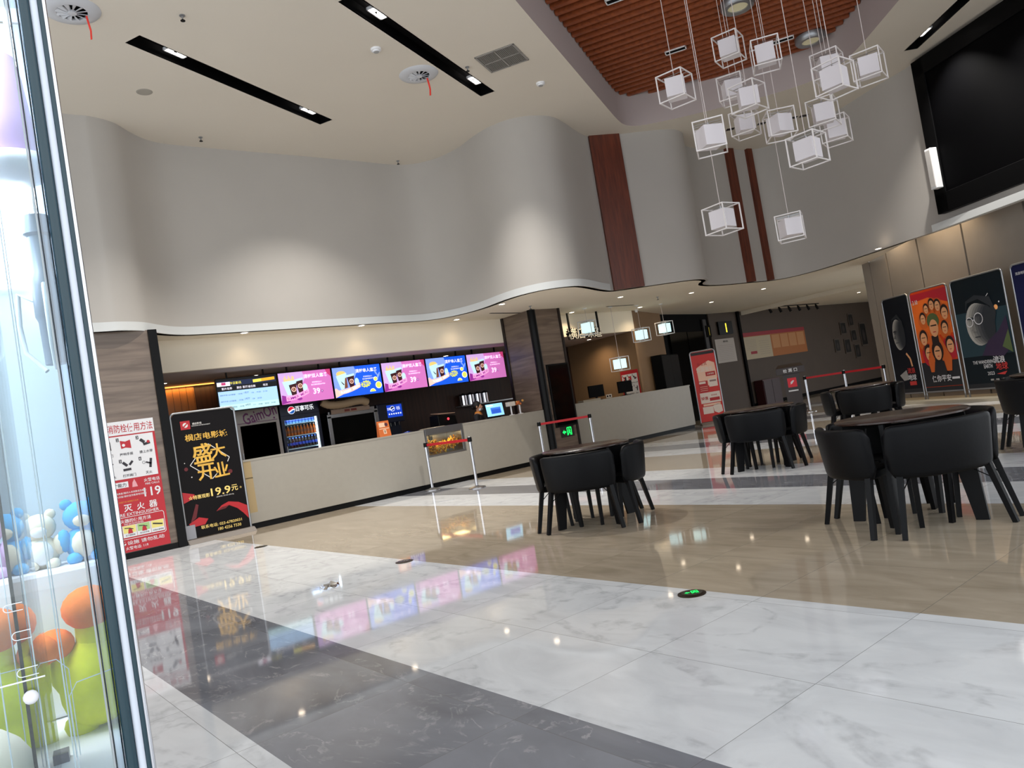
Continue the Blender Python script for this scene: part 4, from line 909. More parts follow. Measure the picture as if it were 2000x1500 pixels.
# warm cove strip over the boards
t = thing('cove_light', 'warm light strip glowing on the wall boards by the ceiling', 'light strip', (3.9, 16.7, 2.9)); MB().box(0, 1.6, 0, 0.02, 0, 0.02).build('strip', mat('cove_glow', 'FFB050', 0.5, emit=3), t)
l = bpy.data.lights.new('cove_lamp', 'AREA'); l.energy = 6; l.color = (1, 0.55, 0.18); l.shape = 'RECTANGLE'; l.size = 1.4; l.size_y = 0.05
o = bpy.data.objects.new('cove_lamp', l); C.objects.link(o); o.location = (0.8, 0.02, -0.02); o.parent = t
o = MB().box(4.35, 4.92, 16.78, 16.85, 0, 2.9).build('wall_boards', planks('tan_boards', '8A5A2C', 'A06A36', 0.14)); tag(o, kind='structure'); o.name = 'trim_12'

# ================================================================ PERSON BEHIND THE COUNTER
def skin_mesh(name, verts, edges, rad, m, parent, sub=2):
    me = bpy.data.meshes.new(name); me.from_pydata(verts, edges, []); o = bpy.data.objects.new(name, me); C.objects.link(o)
    if parent: o.parent = parent
    me.materials.append(m); o.modifiers.new('skin', 'SKIN')
    for i, r in enumerate(rad):
        sv = me.skin_vertices[0].data[i]; sv.radius = r if isinstance(r, tuple) else (r, r); sv.use_root = (i == 0)
    s = o.modifiers.new('sub', 'SUBSURF'); s.levels = s.render_levels = sub
    return o
wk = thing('person', 'worker in a dark top with an orange collar and a white mask pulled down', 'person', (10.3, 14.15, 0), math.radians(35))
V = [(0, 0, .90), (0, 0, 1.04), (0, -.01, 1.18), (0, 0, 1.30), (0, -.005, 1.37), (0, -.02, 1.43), (0, -.03, 1.50), (0, -.015, 1.57), (0, -.135, 1.485)]; E_ = [(i, i+1) for i in range(7)]+[(6, 8)]
Rr = [(.145, .10), (.135, .10), (.155, .105), (.11, .07), .048, .052, (.075, .088), (.062, .07), .012]
for s in (-1, 1):
    k0 = len(V); V += [(s*.17, 0, 1.30), (s*.215, -.03, 1.06), (s*.17, -.25, 1.0), (s*.16, -.31, .99)]; Rr += [.052, .042, .03, (.035, .016)]; E_ += [(3, k0), (k0, k0+1), (k0+1, k0+2), (k0+2, k0+3)]
    for j in range(5):
        f = len(V); ox = s*.16+(j-1.5)*.018 if j < 4 else s*.16-s*.045; ln = (.05, .06, .056, .045, .03)[j]; y0 = -.34 if j < 4 else -.29
        V += [(ox, y0, .985), (ox, y0-ln*.6, .978), (ox, y0-ln, .965)]; Rr += [.009, .008, .0065]; E_ += [(k0+3, f), (f, f+1), (f+1, f+2)]
    k1 = len(V); V += [(s*.085, 0, .82), (s*.09, -.01, .47), (s*.095, .01, .09), (s*.1, -.13, .035)]; Rr += [.085, .058, .042, (.042, .03)]; E_ += [(0, k1), (k1, k1+1), (k1+1, k1+2), (k1+2, k1+3)]
skinm = mat('skin', 'B98A6E', 0.55)
skin_mesh('body', V, E_, Rr, skinm, wk)
V2 = [(0, 0, .88), (0, 0, 1.04), (0, -.01, 1.18), (0, 0, 1.30), (0, 0, 1.335)]; E2 = [(0, 1), (1, 2), (2, 3), (3, 4)]; R2 = [(.17, .125), (.155, .12), (.175, .125), (.13, .088), .07]
for s in (-1, 1): k0 = len(V2); V2 += [(s*.18, 0, 1.30), (s*.215, -.03, 1.06), (s*.185, -.18, 1.015)]; R2 += [.066, .055, .045]; E2 += [(3, k0), (k0, k0+1), (k0+1, k0+2)]
skin_mesh('top', V2, E2, R2, mat('navy_cloth', '14151C', 0.8, noise=0.1, scale=40), wk)
V3 = [(0, 0, .93), (0, 0, .86)]; E3 = [(0, 1)]; R3 = [(.16, .115), (.165, .12)]
for s in (-1, 1): k0 = len(V3); V3 += [(s*.085, 0, .8), (s*.09, -.01, .47), (s*.095, .01, .1)]; R3 += [.1, .072, .06]; E3 += [(1, k0), (k0, k0+1), (k0+1, k0+2)]
skin_mesh('trousers', V3, E3, R3, mat('black_cloth', '0C0C0E', 0.85), wk)
q = MB()
for i in range(14):
    a0, a1 = -PI*0.5+2*PI*i/14, -PI*0.5+2*PI*(i+1)/14
    if i in (0, 13): continue
    q.hexa([(.062*math.cos(a0), .062*math.sin(a0), 1.345), (.062*math.cos(a1), .062*math.sin(a1), 1.345), (.057*math.cos(a1), .057*math.sin(a1), 1.395), (.057*math.cos(a0), .057*math.sin(a0), 1.395)],
           [(.095*math.cos(a0), .095*math.sin(a0), 1.325), (.095*math.cos(a1), .095*math.sin(a1), 1.325), (.07*math.cos(a1), .07*math.sin(a1), 1.385), (.07*math.cos(a0), .07*math.sin(a0), 1.385)])
q.build('collar', mat('orange_collar', 'D98A2A', 0.7), wk, smooth=60)
q = MB(); q.ball((0, .015, 1.545), (.096, .102, .1), 18); q.ball((0, .1, 1.5), (.05, .045, .05), 12); q.build('hair', mat('black_hair', '0E0B0B', 0.6), wk, smooth=180)
q = MB(); q.hexa([(-.07, -.09, 1.405), (.07, -.09, 1.405), (.07, -.05, 1.405), (-.07, -.05, 1.405)], [(-.075, -.122, 1.455), (.075, -.122, 1.455), (.08, -.06, 1.455), (-.08, -.06, 1.455)]); q.build('mask', mat('mask_white', 'D8DCE4', 0.8), wk, bevel=0.01)
q = MB(); q.ball((-.03, -.108, 1.515), (.011, .006, .007), 8); q.ball((.03, -.108, 1.515), (.011, .006, .007), 8); q.build('eyes', mat('eye_dark', '120C0A', 0.3), wk, smooth=180)
q = MB(); q.ball((-.085, -.02, 1.5), (.012, .022, .032), 8); q.ball((.085, -.02, 1.5), (.012, .022, .032), 8); q.build('ears', skinm, wk, smooth=180)

# ================================================================ COLUMN FITTINGS AND TICKET AREA
t = thing('display_panel', 'tall black display panel on the stone column, switched off', 'screen', (11.6, 13.046, 0.73))
MB().box(0, 0.66, -0.05, 0, 0, 1.47).build('housing', M_black, t, bevel=0.006); MB().box(0.03, 0.63, -0.053, -0.05, 0.04, 1.43).build('glass', M_tint, t)
def exit_sign(F, q, s):
    F.poly(q, [(-s*.9, 0), (-s*.55, s*.3), (-s*.55, s*.12), (-s*.25, s*.12), (-s*.25, -s*.12), (-s*.55, -s*.12), (-s*.55, -s*.3)], 0.001, 0)
    F.line(q, [(0, -s*.5), (0, s*.55), (s*.75, s*.55), (s*.75, -s*.5)], s*.13, 0.001, 0)
    F.disc(q, s*.36, s*.3, s*.12, 0.001, 0); F.line(q, [(s*.36, s*.2), (s*.34, -s*.08), (s*.55, -s*.2), (s*.55, -s*.48)], s*.15, 0.001, 0); F.line(q, [(s*.34, -s*.08), (s*.18, -s*.25), (s*.1, -s*.45)], s*.13, 0.001, 0); F.line(q, [(s*.15, s*.02), (s*.36, s*.14), (s*.58, s*.02)], s*.1, 0.001, 0)
t = thing('exit_sign', 'green running man exit sign low on the stone column', 'sign', (11.93, 13.05, 0.6))
MB().box(-0.2, 0.22, -0.012, 0, -0.12, 0.14).build('plate', mat('exit_plate', '2A2624', 0.4), t)
q = MB(); exit_sign(Face((0, -0.0125, 0)), q, 0.17); q.build('pictogram', M_exit, t)
ls = thing('hanging_letters', 'cream channel letters hanging on black rods above the ticket counter', 'sign', (13.28, 13.9, 0))
q = MB(); q.bar((0.08, 0, 2.95), (0.08, 0, 3.5), 0.04); q.bar((1.13, 0, 2.95), (1.13, 0, 3.5), 0.04); q.box(0.0, 1.25, 0.05, 0.07, 2.95, 3.0); q.build('rod', M_black, ls)
for i, ch in enumerate('横店味道'):
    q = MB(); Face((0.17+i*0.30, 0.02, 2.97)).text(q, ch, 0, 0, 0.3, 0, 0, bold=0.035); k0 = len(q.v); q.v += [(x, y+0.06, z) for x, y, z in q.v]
    q.f += [[j+k0 for j in f] for f in q.f]; q.m += [0]*(len(q.f)-len(q.m)); q.build('letter_side', M_matblack, ls)  # dark sides of the channel letters, behind the cream faces
    q = MB(); Face((0.17+i*0.30, -0.0, 2.97)).text(q, ch, 0, 0, 0.285, 0, 0, bold=0.006); q.build('letter', mat('cream_letter', 'E6D8BE', 0.5, emit=0.4), ls)
for i, (x, lb) in enumerate(((13.37, 'black monitor on the ticket counter nearest the stone column'), (14.44, 'black monitor on the ticket counter in front of the red notice'))):
    t = thing('monitor', lb, 'monitor', (x, 13.6, 1.2), 0, 'black monitors on the ticket counter')
    MB().box(0, 0.53, -0.02, 0.02, 0.08, 0.38).build('panel', M_matblack, t, bevel=0.005); MB().box(0.24, 0.29, 0.0, 0.03, 0.01, 0.1).build('neck', M_black, t); MB().box(0.15, 0.38, -0.08, 0.1, 0, 0.012).build('foot', M_black, t)
o = MB().box(-0.3, 0.3, -0.1, 0.1, 0, 0.05).build('paper_tray', mat('pale_tray', '8F8878', 0.6)); o.location = (13.25, 13.5, 1.2); tag(o, 'pale low tray on the ticket counter left of a monitor', 'tray')
PR = [mat('notice_red', 'B0202C', 0.5), mat('notice_white', 'DADADC', 0.5), mat('notice_black', '26222A', 0.5), mat('notice_pink', 'D89AA0', 0.5), mat('notice_yellow', 'E0D27A', 0.5), mat('notice_green', '9FBF7A', 0.5), mat('notice_orange_text', 'D88A30', 0.5)]
def hydrant(F, q, x0, y0, w, h, i):
    cx, cy = x0+w/2, y0+h*0.62; F.rect(q, x0+w*0.02, x0+w*0.17, y0+h*0.8, y0+h*0.98, 0.003, 2); F.text(q, str(i+1), x0+w*0.095, y0+h*0.89, h*0.12, 0.004, 1)
    if i in (0, 1): F.poly(q, [(cx-w*.28, cy+h*.22), (cx+w*.02, cy+h*.15), (cx, cy-h*.16), (cx-w*.25, cy-h*.2)], 0.003, 0); F.poly(q, [(cx+w*.02, cy+h*.15), (cx+w*.3, cy+h*.22), (cx+w*.32, cy-h*.22), (cx, cy-h*.16)], 0.003, 2 if i == 0 else 0); F.disc(q, cx-w*.1, cy-h*.03, w*.09, 0.004, 1)
    elif i == 2: F.line(q, [(cx-w*.25, cy+h*.16), (cx-w*.02, cy-h*.02)], h*.15, 0.003, 2); F.line(q, [(cx-w*.1, cy-h*.12), (cx+w*.3, cy-h*.05)], h*.13, 0.003, 2); F.disc(q, cx+w*.2, cy, w*.09, 0.004, 0)
    elif i in (3, 4): F.line(q, [(cx-w*.28, cy+h*.2), (cx-w*.05, cy)], h*.13, 0.003, 2); F.line(q, [(cx+w*.28, cy+h*.22), (cx+w*.08, cy+h*.03)], h*.11, 0.003, 2); F.line(q, [(cx-w*.3, cy-h*.2), (cx+w*.15, cy-h*.18)], h*.12, 0.003, 2)
    else: F.ring(q, cx-w*.22, cy+h*.05, w*.07, w*.09, 0.003, 2); F.line(q, [(cx-w*.1, cy+h*.05), (cx+w*.2, cy-h*.05)], h*.08, 0.003, 2); F.line(q, [(cx+w*.22, cy+h*.22), (cx+w*.12, cy-h*.25)], h*.12, 0.003, 2)
    F.text(q, ('打开箱门', '按响手报', '接上水带', '连接枪头', '打开阀门', '灭火')[i], cx, y0+h*0.13, h*0.15, 0.003, 2, bold=0.02)
def board(name, label, F, w, h, m, cat='notice', th=0.012):
    t = thing(name, label, cat, F.o); L = Face((0, 0, 0), F.r, F.u); q = MB()
    a = [L.p(0, 0, 0), L.p(w, 0, 0), L.p(w, h, 0), L.p(0, h, 0)]; q.hexa(a, [p+L.n*th for p in a]); q.build('backing', m, t)
    return t, Face(L.n*(th+0.001), F.r, F.u)
t, F = board('fire_notice', 'small red framed fire hydrant notice on the tan wall behind the ticket counter', Face((15.975, 14.86, 1.05), (0, -1, 0)), 0.66, 0.82, PR[0])
q = MB(); F.rect(q, 0.04, 0.62, 0.1, 0.72, 0.001, 1)
for i in range(6): hydrant(F, q, 0.05+0.19*(i % 3), 0.43-0.3*(i//3), 0.19, 0.28, i)
q.build('print', PR, t)
t, F = board('socket_plate', 'white double socket plate on the tan wall between the two monitors', Face((15.975, 15.55, 1.2), (0, -1, 0)), 0.22, 0.1, M_white, 'socket')
q = MB(); F.rect(q, 0.03, 0.09, 0.025, 0.075, 0.001, 0); F.rect(q, 0.13, 0.19, 0.025, 0.075, 0.001, 0); q.build('outlet', M_matblack, t)
td = Vector((2.34, 0.96)).normalized()
t = thing('black_cabinet', 'tall matt black cabinet against the tan wall by the dark doorway', 'cabinet', (16.06+td.x*0.85+0.02, 14.14+td.y*0.85-0.04, 0), math.atan2(td.y, td.x))
MB().box(0, 1.65, -0.3, 0, 0.0, 2.18).build('body', M_matblack, t); q = MB(); q.box(0.01, 0.82, -0.32, -0.3, 0.05, 2.15); q.box(0.83, 1.64, -0.32, -0.3, 0.05, 2.15); q.build('door', M_black, t); MB().box(0.78, 0.8, -0.34, -0.32, 0.95, 1.15).build('handle', M_alu, t)

# fire notice on the stone wall
t, F = board('fire_notice', 'tall red and white fire hydrant notice on the stone wall beside the banner', Face((2.2, 12.916, 0.1), (1, 0, 0)), 0.9, 2.0, PR[0])
q = MB(); F.rect(q, 0, 0.9, 1.79, 2.0, 0.001, 1); F.text(q, '消防栓使用方法', 0.555, 1.89, 0.13, 0.003, 0, w=0.65, bold=0.012); F.rect(q, 0.03, 0.865, 1.11, 1.77, 0.001, 1)
for i in range(6): hydrant(F, q, 0.05+0.28*(i % 3), 1.45-0.33*(i//3), 0.25, 0.3, i)
F.rect(q, 0.12, 0.42, 0.98, 1.07, 0.001, 1); F.text(q, '四个能力', 0.27, 1.025, 0.06, 0.003, 2, bold=0.02); F.poly(q, [(0.47, 0.97), (0.55, 0.97), (0.53, 1.04), (0.51, 1.09), (0.48, 1.04)], 0.001, 3)
F.text(q, '火警电话', 0.76, 1.045, 0.055, 0.001, 1); F.text(q, 'FIRE CALLS', 0.76, 0.985, 0.03, 0.001, 1); F.text(q, '119', 0.745, 0.86, 0.14, 0.001, 1, bold=0.03)
for i, (a, b) in enumerate((('检查消除火灾隐患能力', '组织扑救初起火灾能力'), ('组织人员疏散逃生能力', '消防宣传教育培训能力'))): F.text(q, a, 0.2+0.3*i, 0.9, 0.03, 0.001, 1); F.text(q, b, 0.2+0.3*i, 0.85, 0.03, 0.001, 1)
F.text(q, '火灾猛于虎 隐患胜于火灾', 0.38, 0.765, 0.025, 0.001, 6)
for i, ch in enumerate('灭火器'): F.text(q, ch, 0.37+0.18*i, 0.665, 0.11, 0.001, 1, bold=0.03)
F.text(q, 'FIRE EXTINGUISHER', 0.5, 0.57, 0.045, 0.001, 1, w=0.6, bold=0.015)
F.line(q, [(0.03, 0.53), (0.84, 0.53), (0.86, 0.51), (0.86, 0.22), (0.84, 0.2), (0.03, 0.2)], 0.008, 0.001, 1); F.text(q, '灭火器的使用方法', 0.42, 0.475, 0.06, 0.001, 1, bold=0.02); F.text(q, 'FIRE EXTINGUISHER', 0.42, 0.425, 0.022, 0.001, 1)
for i in range(4):
    x = 0.05+0.2*i; F.rect(q, x, x+0.195, 0.225, 0.405, 0.001, 1); F.rect(q, x+0.01, x+0.185, 0.29, 0.4, 0.002, 4 if i % 2 else 5)
    if i < 3: F.poly(q, [(x+0.07, 0.28), (x+0.14, 0.28), (x+0.13, 0.34), (x+0.105, 0.37), (x+0.08, 0.34)], 0.003, 0); F.line(q, [(x+0.03, 0.37), (x+0.1, 0.36), (x+0.15, 0.34)], 0.012, 0.004, 2)
    else: F.line(q, [(x+0.03, 0.36), (x+0.17, 0.33)], 0.02, 0.004, 2)
    F.text(q, ('提起灭火器', '拔下保险销', '用力压手柄', '对准火苗喷射')[i], x+0.1, 0.255, 0.025, 0.003, 2)
F.text(q, '消防设施 请勿乱动', 0.47, 0.14, 0.06, 0.001, 1, w=0.7, bold=0.015); F.text(q, '火警电话: 119', 0.42, 0.06, 0.05, 0.001, 1, bold=0.01)
q.build('print', PR, t)

# ================================================================ BANNER STANDS
def banner(name, label, cat, x, y, rz, w, h, face_m, z0=0.08, foot=True, group=None):
    t = thing(name, label, cat, (x, y, 0), rz, group); r = 0.07; q = MB()
    pts = [(-w/2, 0, z0-0.05), (-w/2, 0, h-r)]+[(-w/2+r-r*math.cos(a), 0, h-r+r*math.sin(a)) for a in (0.4, 0.8, 1.2)]+[(-w/2+r, 0, h), (w/2-r, 0, h)]+[(w/2-r+r*math.sin(a), 0, h-r+r*math.cos(a)) for a in (0.4, 0.8, 1.2)]+[(w/2, 0, h-r), (w/2, 0, z0-0.05)]
    q.tube(pts, 0.018, 8); q.build('frame', M_alu, t, smooth=50)
    q = MB(); e = 0.012; F0 = [(-w/2+e, h-r), (-w/2+r, h-e), (w/2-r, h-e), (w/2-e, h-r), (w/2-e, z0), (-w/2+e, z0)]
    q.add([(a, -0.006, b) for a, b in F0]+[(a, 0.006, b) for a, b in F0], [(5, 4, 3, 2, 1, 0)[::-1], (6, 7, 8, 9, 10, 11)[::-1]]+[(i, (i+1) % 6, 6+(i+1) % 6, 6+i) for i in range(6)])
    bd = q.build('board', face_m, t)
    if foot:
        q = MB(); q.hexa([(-w/2-0.02, -0.17, 0), (w/2+0.04, -0.17, 0), (w/2+0.04, 0.1, 0), (-w/2-0.02, 0.1, 0)], [(-w/2-0.02, -0.06, 0.07), (w/2+0.04, -0.06, 0.07), (w/2+0.04, 0.06, 0.07), (-w/2-0.02, 0.06, 0.07)]); q.build('foot', mat('foot_grey', '77706A', 0.5), t, bevel=0.01)
    else:
        q = MB(); q.bar((-w/2, 0, z0+0.02), (w/2, 0, z0+0.02), 0.03); q.bar((-w/2, -0.14, 0.012), (-w/2, 0.14, 0.012), 0.024); q.bar((w/2, -0.14, 0.012), (w/2, 0.14, 0.012), 0.024); q.bar((-w/2, 0, 0.01), (-w/2, 0, z0), 0.025); q.bar((w/2, 0, 0.01), (w/2, 0, z0), 0.025); q.build('foot', M_alu, t)
    return t, Face((-w/2, -0.0075, 0)), bd
gold = mat('gold_print', 'D8A83E', 0.35, noise=0.25, scale=14); PB_ = [gold, mat('print_white', 'D8D4D0', 0.5), mat('print_red', 'B01C26', 0.5), mat('print_darkred', '5E1018', 0.5), mat('print_gold_light', 'F0D27A', 0.5), mat('print_black', '0C0A0B', 0.5)]
t, F, bd = banner('advert_banner', 'black and gold grand opening banner at the end of the cream counter', 'banner', 3.89, 12.99, 0.0, 1.03, 2.12, mat('banner_black', '0E0B0D', 0.5, spec=0.15), foot=True)
q = MB(); w = 1.03
F.rect(q, 0.14, 0.29, 1.84, 1.98, 0.001, 2); F.disc(q, 0.215, 1.91, 0.04, 0.003, 1); F.line(q, [(0.17, 1.87), (0.26, 1.95)], 0.02, 0.004, 2); F.text(q, '横店影视', 0.4, 1.92, 0.035, 0.001, 1); F.text(q, 'HENGDIAN ENTERTAINMENT', 0.46, 1.885, 0.016, 0.001, 1)
F.text(q, '横店电影城', 0.52, 1.70, 0.115, 0.001, 0, w=0.68, bold=0.03)
F.line(q, [(0.4, 1.44), (0.53, 1.56), (0.84, 1.29), (0.80, 1.22)], 0.012, 0.001, 1); F.line(q, [(0.3, 1.36), (0.2, 1.25), (0.52, 0.98), (0.6, 1.05)], 0.012, 0.001, 1)
F.text(q, '盛', 0.42, 1.42, 0.32, 0.003, 0, bold=0.035, rot=0.04); F.text(q, '大', 0.67, 1.42, 0.25, 0.003, 0, bold=0.035, rot=0.06); F.text(q, '开', 0.44, 1.11, 0.27, 0.003, 0, bold=0.035); F.text(q, '业', 0.68, 1.11, 0.24, 0.003, 0, bold=0.035, rot=0.05)
F.disc(q, 0.13, 1.2, 0.03, 0.001, 3); F.disc(q, 0.82, 1.05, 0.035, 0.001, 3); F.disc(q, 0.2, 1.06, 0.01, 0.001, 1); F.disc(q, 0.12, 1.3, 0.008, 0.001, 1)
F.text(q, '☆特惠观影', 0.27, 0.73, 0.07, 0.002, 4, w=0.34, bold=0.025); F.text(q, '19.9', 0.62, 0.76, 0.13, 0.002, 4, w=0.32, bold=0.03); F.text(q, '元', 0.85, 0.77, 0.1, 0.002, 4, bold=0.03); F.text(q, '☆', 0.95, 0.76, 0.04, 0.002, 4); F.text(q, '(活动时间: 3月10日-3月31日)', 0.68, 0.67, 0.025, 0.002, 1)
F.poly(q, [(0.02, 0.84), (0.2, 0.78), (0.2, 0.72), (0.02, 0.66)], 0.001, 2); F.poly(q, [(0.2, 0.62), (0.24, 0.6), (0.18, 0.4), (0.08, 0.33)], 0.001, 3); F.poly(q, [(0.05, 0.32), (0.22, 0.4), (0.36, 0.35), (0.3, 0.27), (0.1, 0.26)], 0.001, 2)
F.poly(q, [(0.5, 0.44), (0.6, 0.52), (0.72, 0.56), (0.88, 0.52), (1.01, 0.44), (1.01, 0.22), (0.94, 0.32), (0.85, 0.42), (0.72, 0.5), (0.6, 0.49)], 0.001, 2); F.poly(q, [(0.5, 0.44), (0.6, 0.49), (0.72, 0.5), (0.66, 0.46)], 0.002, 3)
F.text(q, '联系电话: 023-67820031', 0.56, 0.23, 0.058, 0.003, 4, w=0.66, bold=0.015); F.text(q, '180 4256 7330', 0.68, 0.15, 0.05, 0.003, 4, w=0.38, bold=0.015)
q.build('print', PB_, bd)
MB().box(-0.53, -0.38, -0.03, -0.012, 0.08, 0.3).build('corner_plate', mat('plate_grey', '8F9096', 0.5), t)
t, F, bd = banner('advert_banner', 'red roll-up banner with pale boxes between ticket counter and doorway', 'banner', 17.85, 13.38, math.radians(-36), 0.72, 2.1, mat('banner_red', 'C02A24', 0.5), foot=True)
q = MB(); RP = [mat('rb_cream', 'E2B8A0', 0.5), mat('rb_white', 'D8C8BC', 0.5), mat('rb_red', 'A81E1E', 0.5), mat('rb_grey', '8A7068', 0.5), mat('rb_black', '141010', 0.5)]
F.rect(q, 0.03, 0.69, 1.99, 2.07, 0.001, 4); F.poly(q, [(0.12, 1.62), (0.3, 1.72), (0.5, 1.8), (0.66, 1.72), (0.68, 1.3), (0.6, 1.05), (0.14, 1.15)], 0.001, 0); F.text(q, '新会员', 0.3, 1.72, 0.09, 0.002, 2, bold=0.03); F.text(q, '全国有礼', 0.36, 1.57, 0.14, 0.003, 1, w=0.5, bold=0.035)
F.rect(q, 0.36, 0.64, 1.36, 1.48, 0.003, 2); F.text(q, '立即领取', 0.5, 1.42, 0.05, 0.004, 1); F.rect(q, 0.12, 0.38, 0.92, 1.24, 0.003, 2); F.rect(q, 0.13, 0.32, 1.16, 1.22, 0.004, 1); F.rect(q, 0.41, 0.66, 1.05, 1.28, 0.003, 1); F.rect(q, 0.44, 0.63, 1.19, 1.24, 0.004, 3)
for i in range(3): F.rect(q, 0.14, 0.36, 0.96+0.055*i, 0.97+0.055*i, 0.004, 0)
F.rect(q, 0.1, 0.68, 0.6, 0.9, 0.002, 1); F.text(q, '特惠', 0.22, 0.74, 0.1, 0.004, 2, bold=0.03); F.rect(q, 0.36, 0.65, 0.65, 0.74, 0.004, 2); F.text(q, '超值套餐', 0.5, 0.81, 0.04, 0.004, 2); F.rect(q, 0.15, 0.65, 0.52, 0.58, 0.003, 0)
F.rect(q, 0.12, 0.42, 0.3, 0.5, 0.003, 1); F.poly(q, [(0.42, 0.5), (0.55, 0.56), (0.67, 0.5), (0.68, 0.32), (0.55, 0.28), (0.44, 0.34)], 0.003, 1)
q.build('print', RP, bd)

# film posters on stands: plain stand-in designs in the photograph's colours
pr0 = Vector((18.05, 8.27)); PT = [(0.03, 0.96), (1.04, 2.22), (2.34, 3.73), (3.95, 5.3)]
PM = [mat('poster_white', 'C8C8CC', 0.5), mat('poster_face', '8E8C8A', 0.5), mat('poster_shadow', '15181F', 0.5), mat('poster_red', 'B3302E', 0.5), mat('poster_orange', 'D8641E', 0.45), mat('poster_crimson', 'A8182A', 0.45), mat('poster_skin', 'D0966A', 0.5), mat('poster_hair', '1C1010', 0.5),
      mat('poster_olive', '4A5A34', 0.5), mat('poster_teal', '16303A', 0.45), mat('poster_flare', 'F0A868', 0.5), mat('poster_plum', '2A1C38', 0.5), mat('poster_jacket', 'C05A20', 0.5), mat('poster_midgrey', '4C4E52', 0.5)] + [mat('poster_tone_%d' % i, h_, 0.5) for i, h_ in enumerate(('9A9894', '84837F', '6C6C6A', '555657', '404246', '2C3036', '1C2229'))]
def face_tones(F, q, x, y, rx, ry, dx, d, n=7):
    for k_ in range(n): F.disc(q, x+dx*k_, y, rx-abs(dx)*k_*0.55, d+0.001*k_, 14+k_, ry*(1-0.03*k_), n=24)
pz = math.atan2(PD.y, PD.x)
lbl = ['dark film poster with a lone grey face, farthest along the panelled wall', 'orange film poster crowded with faces on a silver stand', 'big dark teal film poster with a face in glasses on a silver stand', 'dark blue film poster cut off by the right edge of the picture']
